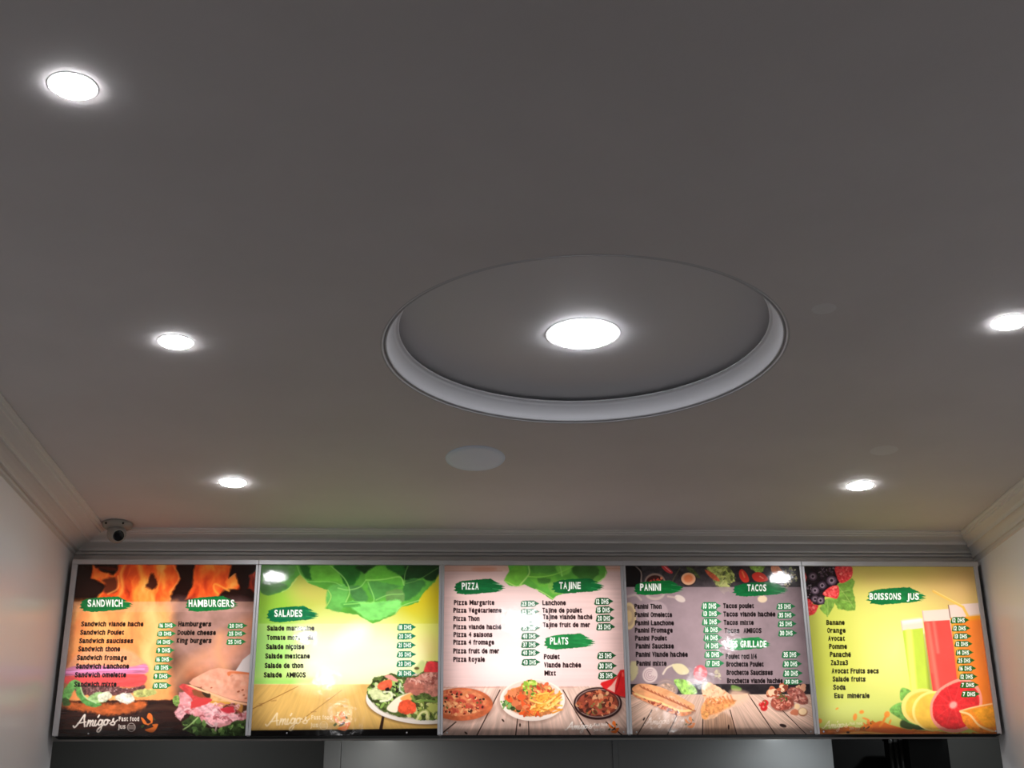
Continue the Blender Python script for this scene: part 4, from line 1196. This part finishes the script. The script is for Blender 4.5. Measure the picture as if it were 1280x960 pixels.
    for q in range(7):
        P.stroke('4', [(445 + q * 18, 735 - q * 3), (470 + q * 16, 760 - q * 2)], 7, (196, 112, 66), soft=3, op=.75)
    P.scatter('4', [(425, 660), (520, 700), (560, 740), (430, 800), (420, 740)], 34, [(206, 126, 84), (244, 200, 160), (216, 140, 96), (180, 100, 60)], (4, 10), 11, op=.8, aspect=(.3, .8))
    P.ell('4', 425, 815, 18, 22, (226, 156, 92), soft=4, tex=(.2, 5, 5, 4))
    P.part()
    P.picture('grilled_meat_picture')
    P.scatter('Q', [(460, 500), (600, 450), (680, 430), (690, 480), (560, 540), (470, 545)], 22, [(206, 140, 104), (176, 92, 66), (232, 190, 156), (130, 62, 46)], (18, 40), 12, aspect=(.5, .9))
    P.scatter('Q', [(770, 440), (840, 440), (850, 500), (790, 490)], 8, [(232, 190, 156), (206, 150, 120)], (18, 32), 13, aspect=(.5, .9))
    P.poly('Q', [(680, 480), (740, 450), (830, 480), (880, 560), (885, 600), (830, 620), (750, 590), (700, 530)], (150, 84, 74), smooth=True, soft=3, rough=2, tex=(.25, 7, 6, 4))
    P.scatter('Q', [(690, 480), (760, 460), (860, 560), (860, 600), (760, 580)], 34, [(196, 130, 116), (110, 50, 46), (176, 100, 90), (214, 160, 144)], (10, 24), 14, op=.8, aspect=(.25, .5))
    P.ell('Q', 640, 620, 112, 70, (80, 44, 36), soft=6, op=.6)
    P.ell('Q', 635, 603, 112, 74, (150, 74, 60), soft=3, rough=2, tex=(.2, 8, 8, 4))
    P.scatter('Q', [(540, 570), (640, 540), (730, 600), (700, 670), (580, 660)], 44, [(214, 140, 116), (110, 46, 40), (190, 100, 82), (226, 160, 140), (130, 60, 50)], (10, 26), 15, op=.85, aspect=(.25, .5))
    P.scatter('Q', [(580, 530), (660, 510), (680, 570), (610, 590)], 14, [(60, 72, 36), (84, 96, 50)], (10, 22), 16, aspect=(.2, .4))
    for x, y, r in ((472, 605, 32), (460, 650, 34), (430, 620, 20)):
        P.ell('Q', x, y, r, r * .95, (196, 40, 42), soft=3)
        P.ell('Q', x - 6, y - 8, r * .3, r * .3, (240, 130, 120), soft=3)
    P.stroke('Q', [(455, 580), (480, 600), (465, 630)], 7, (84, 96, 44), soft=2)
    P.ell('Q', 778, 638, 26, 26, (232, 196, 150), soft=3)
    P.ell('Q', 756, 695, 42, 30, (190, 110, 80), soft=3, rough=2)
    P.ell('Q', 832, 692, 46, 40, (150, 92, 64), soft=3)
    P.ell('Q', 832, 686, 40, 34, (238, 206, 162), soft=3)
    P.part()
    P.banner('N', (132, 283, 636, 432), 'PANINI', 200, 409, 385, 66, col=(14, 98, 44))
    P.banner('O', (160, 298, 720, 446), 'TACOS', 312, 504, 390, 64, col=(18, 104, 54))
    P.banner('O', (108, 852, 545, 982), 'LES GRILLADE', 116, 505, 951, 62, col=(32, 122, 64))
    for k, s, a, b, y in (('N', 'Panini Thon', 145, 415, 566), ('N', 'Panini Omelette', 148, 520, 649), ('N', 'Panini Lanchone', 150, 538, 731), ('N', 'Panini Fromage', 150, 526, 804),
                          ('N', 'Panini Poulet', 152, 467, 883), ('P', 'Panini Saucisse', 152, 516, 80), ('P', 'Panini Viande hachée', 153, 650, 160), ('P', 'Panini mixte', 158, 446, 246),
                          ('O', 'Tacos poulet', 72, 378, 560), ('O', 'Tacos viande hachée', 75, 593, 643), ('O', 'Tacos mixte', 78, 376, 727), ('O', 'Tacos  AMIGOS', 85, 454, 808),
                          ('Q', 'Poulet roti 1/4', 95, 390, 180), ('Q', 'Brochette Poulet', 100, 456, 254), ('Q', 'Brochette Saucisses', 103, 544, 334), ('Q', 'Brochette viande hachée', 107, 640, 413)):
        P.line(k, s, a, b, y, col=(20, 12, 14))
    for x0, y0, x1, y1, s in ((406, 250, 505, 290, '10 DHS'), (408, 290, 508, 326, '13 DHS'), (410, 330, 508, 368, '16 DHS'), (416, 370, 512, 407, '16 DHS'), (416, 410, 512, 448, '14 DHS'),
                              (420, 450, 514, 488, '14 DHS'), (420, 494, 520, 532, '16 DHS'), (424, 538, 522, 577, '17 DHS')):
        P.price('4', x0, y0, x1, y1, s, col=(42, 126, 76))
    for k, x0, y0, x1, y1, s in (('O', 602, 510, 795, 580, '25 DHS'), ('O', 610, 596, 800, 667, '35 DHS'), ('O', 616, 683, 806, 754, '25 DHS'), ('O', 620, 776, 812, 846, '30 DHS'),
                                 ('Q', 630, 104, 815, 176, '35 DHS'), ('Q', 636, 193, 825, 266, '30 DHS'), ('Q', 640, 283, 832, 356, '30 DHS'), ('Q', 648, 372, 836, 428, '35 DHS')):
        P.price(k, x0, y0, x1, y1, s, col=(34, 108, 64))
    P.logo('P', 235, 742, .6, op=.5, col=(255, 242, 236))
    return P


# ================================================================== board 5: drinks
def board_juice():
    P = Poster(4)
    fill(P, (200, 202, 94))
    P.poly('5', [(250, 60), (900, 60), (900, 260), (600, 300), (300, 200)], (220, 190, 112), soft=120)
    P.ell('5', 820, 180, 150, 160, (214, 176, 112), soft=130)
    P.ell('5', 480, 480, 180, 200, (240, 232, 138), soft=180)
    P.ell('5', 110, 560, 130, 240, (196, 200, 88), soft=120)
    P.ell('5', 300, 800, 260, 100, (200, 206, 112), soft=80)
    # berries with leaves
    P.picture('berries_picture')
    leaf = (112, 152, 62)
    P.poly('T', [(350, 330), (420, 310), (520, 262), (545, 290), (530, 370), (545, 450), (560, 575), (480, 590), (380, 570), (340, 500)], leaf, rough=2, rs=7, soft=2.5, tex=(.18, 9, 9, 4))
    P.poly('T', [(195, 560), (260, 470), (345, 460), (340, 540), (275, 650), (225, 600)], (118, 156, 66), rough=1.5, rs=7, soft=2.5, tex=(.18, 9, 9, 4))
    for v in ([(380, 340), (460, 440), (540, 560)], [(400, 400), (500, 380)], [(420, 480), (520, 500)], [(270, 480), (280, 560), (275, 640)]):
        P.stroke('T', v, 7, (160, 186, 96), soft=2.5, op=.8)
    P.poly('T', [(15, 140), (370, 140), (400, 300), (250, 440), (240, 520), (160, 530), (60, 480), (20, 420)], (32, 22, 28), rough=1.5, rs=8, soft=3, tex=(.4, 5, 5, 4))
    P.scatter('T', [(170, 150), (350, 150), (360, 230), (200, 260)], 60, [(84, 66, 78), (20, 14, 20), (120, 100, 110), (50, 36, 46)], (6, 12), 3, aspect=(.5, 1))
    P.scatter('T', [(45, 330), (110, 330), (110, 450), (60, 450)], 26, [(84, 66, 78), (20, 14, 20), (150, 130, 140)], (6, 11), 4, aspect=(.5, 1))
    for x, y, r, c in ((128, 245, 46, (96, 74, 88)), (316, 285, 55, (110, 88, 106)), (150, 385, 44, (120, 100, 118)), (222, 335, 44, (84, 66, 80)), (150, 470, 42, (96, 78, 92)), (205, 485, 44, (104, 84, 98))):
        P.ell('T', x, y, r, r * .95, (46, 32, 44), soft=3)
        P.ell('T', x, y, r * .86, r * .8, c, soft=5, tex=(.15, 6, 6, 3))
        P.stroke('T', [(x + r * .42 * math.cos(a), y + r * .42 * math.sin(a)) for a in np.linspace(0, 5.6, 12)], r * .22, (176, 154, 168), soft=2.5, op=.85)
        P.ell('T', x, y, r * .24, r * .24, (40, 26, 36), soft=2)

    def raspberry(p, seed):
        P.poly('T', p, (222, 62, 66), smooth=True, soft=2.5, tex=(.1, 5, 5, 4))
        P.scatter('T', p, 46, [(244, 106, 104), (206, 44, 52), (236, 84, 84), (250, 140, 130)], (8, 14), seed, op=.7, aspect=(.7, 1))
    raspberry([(358, 145), (510, 145), (522, 220), (500, 270), (410, 312), (365, 240)], 5)
    raspberry([(230, 410), (300, 350), (375, 335), (392, 400), (370, 465), (310, 455), (250, 440)], 6)
    raspberry([(60, 480), (100, 475), (130, 520), (180, 540), (150, 610), (110, 632), (60, 630)], 7)
    raspberry([(15, 200), (50, 205), (66, 260), (50, 300), (20, 310)], 8)
    P.part()

    # glasses
    def glass(poly_g, poly_j, jc, light, name):
        P.picture(name)
        P.poly('5', poly_g, (230, 206, 208), soft=2, op=.82)
        P.poly('5', poly_j, jc, soft=2, tex=(.03, 30, 60, 4))
        for a, b, wd, c, o in light:
            P.stroke('5', [a, b], wd, c, soft=8, op=o)
        P.part()
    glass([(505, 345), (612, 332), (655, 680), (555, 690)], [(512, 392), (614, 380), (655, 700), (555, 700)], (186, 208, 70),
          [((545, 400), (570, 690), 34, (238, 236, 120), .8), ((635, 420), (655, 680), 30, (120, 130, 40), .6), ((520, 350), (600, 340), 22, (255, 246, 236), .7)], 'green_juice_picture')
    P.stroke('5', [(505, 345), (512, 395)], 4, (206, 160, 170), soft=3, op=.8)
    glass([(610, 294), (745, 284), (800, 660), (668, 695)], [(618, 348), (748, 340), (802, 690), (664, 700)], (238, 74, 66),
          [((640, 360), (690, 690), 22, (250, 130, 110), .7), ((625, 350), (660, 600), 8, (226, 120, 90), .6), ((668, 350), (690, 500), 16, (250, 160, 140), .45), ((770, 400), (795, 640), 20, (226, 56, 56), .5)], 'red_juice_picture')
    P.stroke('5', [(612, 294), (620, 350)], 4, (190, 150, 160), soft=3, op=.8)
    glass([(742, 266), (900, 254), (985, 775), (810, 660)], [(752, 330), (905, 318), (978, 780), (800, 780)], (240, 128, 44),
          [((765, 340), (810, 640), 20, (246, 176, 60), .8), ((912, 330), (965, 760), 18, (226, 104, 50), .5), ((840, 332), (905, 324), 22, (236, 160, 30), .8)], 'orange_juice_picture')
    P.stroke('5', [(742, 266), (752, 330)], 5, (96, 60, 60), soft=2, op=.8)
    P.picture('straw_picture')
    P.stroke('5', [(668, 196), (815, 275), (838, 318)], 15, (232, 186, 88), soft=2)
    P.stroke('5', [(668, 192), (812, 268)], 4, (246, 212, 130), soft=2)
    P.part()
    # fruit
    P.picture('citrus_picture')
    P.poly('5', [(500, 700), (515, 678), (560, 700), (540, 735), (505, 742)], (120, 172, 76), smooth=True, soft=3, tex=(.2, 8, 8, 4))
    P.poly('5', [(448, 795), (480, 760), (520, 755), (560, 790), (600, 830), (640, 880), (560, 880), (510, 840)], (112, 166, 78), smooth=True, soft=3, tex=(.25, 9, 8, 4))
    P.poly('5', [(510, 840), (560, 860), (640, 880), (580, 890), (505, 875)], (58, 74, 36), smooth=True, soft=4)
    P.ell('5', 612, 775, 105, 92, (246, 216, 120), soft=2, n=40)
    P.ell('5', 620, 778, 92, 80, (240, 190, 76), soft=4, n=40, tex=(.06, 14, 14, 4))
    P.ell('5', 668, 795, 108, 100, (250, 222, 128), soft=2, n=40)
    P.ell('5', 672, 798, 98, 92, (238, 188, 72), soft=4, n=40, tex=(.05, 14, 14, 4))
    gf = [(650, 790), (658, 740), (690, 690), (740, 655), (800, 632), (850, 640), (895, 680), (912, 740), (900, 800), (860, 870), (800, 900), (740, 900), (690, 880), (660, 840)]
    P.poly('5', gf, (244, 150, 130), smooth=True, soft=2)
    gi = [(662, 790), (670, 745), (700, 700), (745, 668), (800, 648), (845, 655), (882, 690), (896, 740), (885, 795), (850, 855), (800, 882), (745, 884), (700, 866), (670, 830)]
    P.poly('5', gi, (216, 44, 48), smooth=True, soft=2.5, rough=1, tex=(.1, 8, 8, 4))
    for a in np.linspace(0, 2 * PI, 11)[:-1]:
        P.stroke('5', [(766 + 18 * math.cos(a), 765 + 14 * math.sin(a)), (766 + 105 * math.cos(a), 765 + 105 * math.sin(a))], 3, (232, 90, 86), soft=3, op=.4)
    P.ell('5', 766, 765, 20, 17, (246, 160, 150), -30, soft=6)
    P.poly('5', [(800, 795), (870, 775), (975, 755), (1000, 920), (900, 908), (840, 880), (815, 850)], (242, 142, 44), soft=2.5, tex=(.1, 7, 7, 4))
    P.poly('5', [(860, 790), (975, 765), (990, 870), (930, 880), (890, 830)], (234, 156, 42), soft=6, tex=(.1, 9, 9, 4))
    P.stroke('5', [(802, 798), (850, 815), (900, 870), (990, 905)], 11, (250, 206, 140), soft=2.5, curve=True)
    P.stroke('5', [(800, 795), (870, 776), (975, 756)], 7, (252, 200, 140), soft=2.5, curve=True)
    P.part()
    # splashing juice at the foot
    P.picture('splash_picture')
    P.poly('5', [(85, 880), (150, 888), (230, 870), (300, 880), (360, 845), (395, 865), (430, 850), (470, 890), (560, 885), (650, 895), (760, 905), (900, 905), (1000, 900), (1000, 930), (85, 930)], (222, 120, 34), rough=2, rs=9, soft=3, tex=(.2, 16, 5, 4))
    P.poly('5', [(360, 870), (400, 845), (440, 860), (540, 890), (560, 905), (380, 905)], (226, 110, 40), smooth=True, soft=3)
    P.stroke('5', [(180, 915), (300, 902), (420, 910), (560, 918)], 9, (250, 190, 90), soft=4, curve=True)
    for x, y, rx, ry, a in ((275, 825, 10, 18, 10), (308, 800, 12, 9, -10), (435, 812, 14, 16, 20), (98, 845, 12, 12, 0), (185, 783, 8, 4, -30), (330, 835, 20, 5, 20), (450, 850, 5, 14, 20)):
        P.ell('5', x, y, rx, ry, (238, 146, 56), a, soft=3)
    P.stroke('5', [(430, 820), (415, 850), (400, 870)], 12, (236, 140, 50), soft=3, curve=True)
    P.ell('5', 240, 902, 8, 5, (70, 40, 20), soft=2)
    P.part()
    P.banner('T', (662, 352, 1262, 528), 'BOISSONS', 695, 1012, 475, 62, col=(26, 118, 62))
    P.part('heading_banner')
    P.text('U', 'JUS', 68, 190, 475, 60, (250, 250, 246), bold=0.032)
    P.part()
    for k, s, a, b, y in (('T', 'Banane', 265, 445, 727), ('T', 'Orange', 273, 455, 806), ('T', 'Avocat', 283, 447, 886), ('V', 'Pomme', 280, 450, 84), ('V', 'Panaché', 288, 487, 161),
                          ('V', 'Za3za3', 296, 460, 240), ('V', 'Avocat Fruits secs', 305, 755, 319), ('V', 'Salade fruits', 314, 628, 397), ('V', 'Soda', 320, 437, 476), ('V', 'Eau  minérale', 330, 666, 556)):
        P.line(k, s, a, b, y, col=(34, 32, 12))
    for k, x0, y0, x1, y1, s in (('U', 506, 650, 692, 716, '12 DHS'), ('U', 518, 730, 702, 796, '12 DHS'), ('U', 530, 810, 714, 876, '13 DHS'), ('U', 543, 888, 724, 952, '12 DHS'),
                                 ('X', 532, 90, 704, 152, '14 DHS'), ('X', 543, 165, 716, 228, '25 DHS'), ('X', 555, 242, 730, 304, '16 DHS'), ('X', 565, 320, 742, 384, '12 DHS'),
                                 ('X', 574, 402, 756, 462, '7 DHS'), ('X', 586, 488, 766, 550, '7 DHS')):
        P.price(k, x0, y0, x1, y1, s, col=(30, 92, 30))
    P.logo('V', 216, 775, .6, op=.65, col=(255, 240, 214))
    return P


# ------------------------------------------------------------------ sign boxes
BOARDS = [
    (board_sandwich, 'backlit orange flame menu board listing sandwiches and hamburgers, beside the left wall'),
    (board_salad, 'backlit green and yellow menu board listing salads under a printed lettuce'),
    (board_pizza, 'backlit pale pink menu board listing pizza, tajine and plats, middle of the row'),
    (board_panini, 'backlit grey mauve menu board listing panini, tacos and grillade'),
    (board_juice, 'backlit yellow menu board listing juices with three printed glasses, beside the right wall'),
]


def emit_lamp(name, parent, loc, sx, sy, watts, col):
    la = bpy.data.lights.new(name, 'AREA')
    la.shape = 'RECTANGLE'
    la.size, la.size_y = sx, sy
    la.energy = watts
    la.color = col
    o = bpy.data.objects.new(name, la)
    C.objects.link(o)
    o.parent = parent
    o.location = loc
    o.rotation_euler = (math.radians(-90), 0, 0)
    return o


for i, (fn, lab) in enumerate(BOARDS):
    xa, xb = -2 + 0.8 * i, -2 + 0.8 * (i + 1)
    xm = (xa + xb) / 2
    root = thing('menu_board', lab, 'menu board', (xm, 0.0, ZB), 'menu boards above the counter')
    hw, hh = 0.4, ZT - ZB
    # housing: open-fronted shallow tray
    bm = bmesh.new()
    add_box(bm, (-hw + .0005, 0.066, 0.0), (hw - .0005, 0.0785, hh))
    add_box(bm, (-hw + .0005, 0.006, 0.0), (-hw + .006, 0.066, hh))
    add_box(bm, (hw - .006, 0.006, 0.0), (hw - .0005, 0.066, hh))
    add_box(bm, (-hw + .006, 0.006, 0.0), (hw - .006, 0.066, 0.006))
    add_box(bm, (-hw + .006, 0.006, hh - .006), (hw - .006, 0.066, hh))
    hs = from_bm('housing', bm, [MAT['black'], MAT['boxin']], root)
    for p in hs.data.polygons:
        c = p.center
        if abs(c.x) < hw - .0005 - 1e-4 and 0.004 < c.z < hh - .004 and c.y < 0.0665 and (abs(p.normal.y) > .5 or abs(p.normal.x) > .5 or abs(p.normal.z) > .5):
            p.material_index = 1
    box('bottom_rail', (-hw + .006, 0.014, 0.0065), (hw - .006, 0.024, 0.036), MAT['alu'], root)
    box('top_rail', (-hw + (-.006 if i == 0 else .0003), -0.006, hh - .021), (hw - .0003, 0.0055, hh), MAT['alu'], root, 0.0015)
    box('side_rail', (-hw + (-.006 if i == 0 else .0004), -0.006, 0.002), (-hw + (.0175 if i == 0 else .0115), 0.0035, hh - .0215), MAT['alu'], root, 0.0012)
    box('side_rail', (hw - (.0225 if i == 4 else .0115), -0.006, 0.002), (hw - (.004 if i == 4 else .0004), 0.0035, hh - .0215), MAT['alu'], root, 0.0012)
    for sx in ((-.26,) if i == 0 else ((-.24, .26) if i == 1 else (-.37, .375))):
        o = lathe('screw', [(0.0, 0.0012), (0.0032, 0.001), (0.0036, 0.0)], MAT['alu'], root, 14)
        o.location = (sx, 0.0036, 0.013)
        o.rotation_euler = (math.radians(90), 0, 0)
    emit_lamp('lamp_panel', root, (0, 0.062, hh * 0.47), 0.70, 0.60, BOX_W, (1.0, 0.97, 0.93))
    fn().build(PRINT, root)
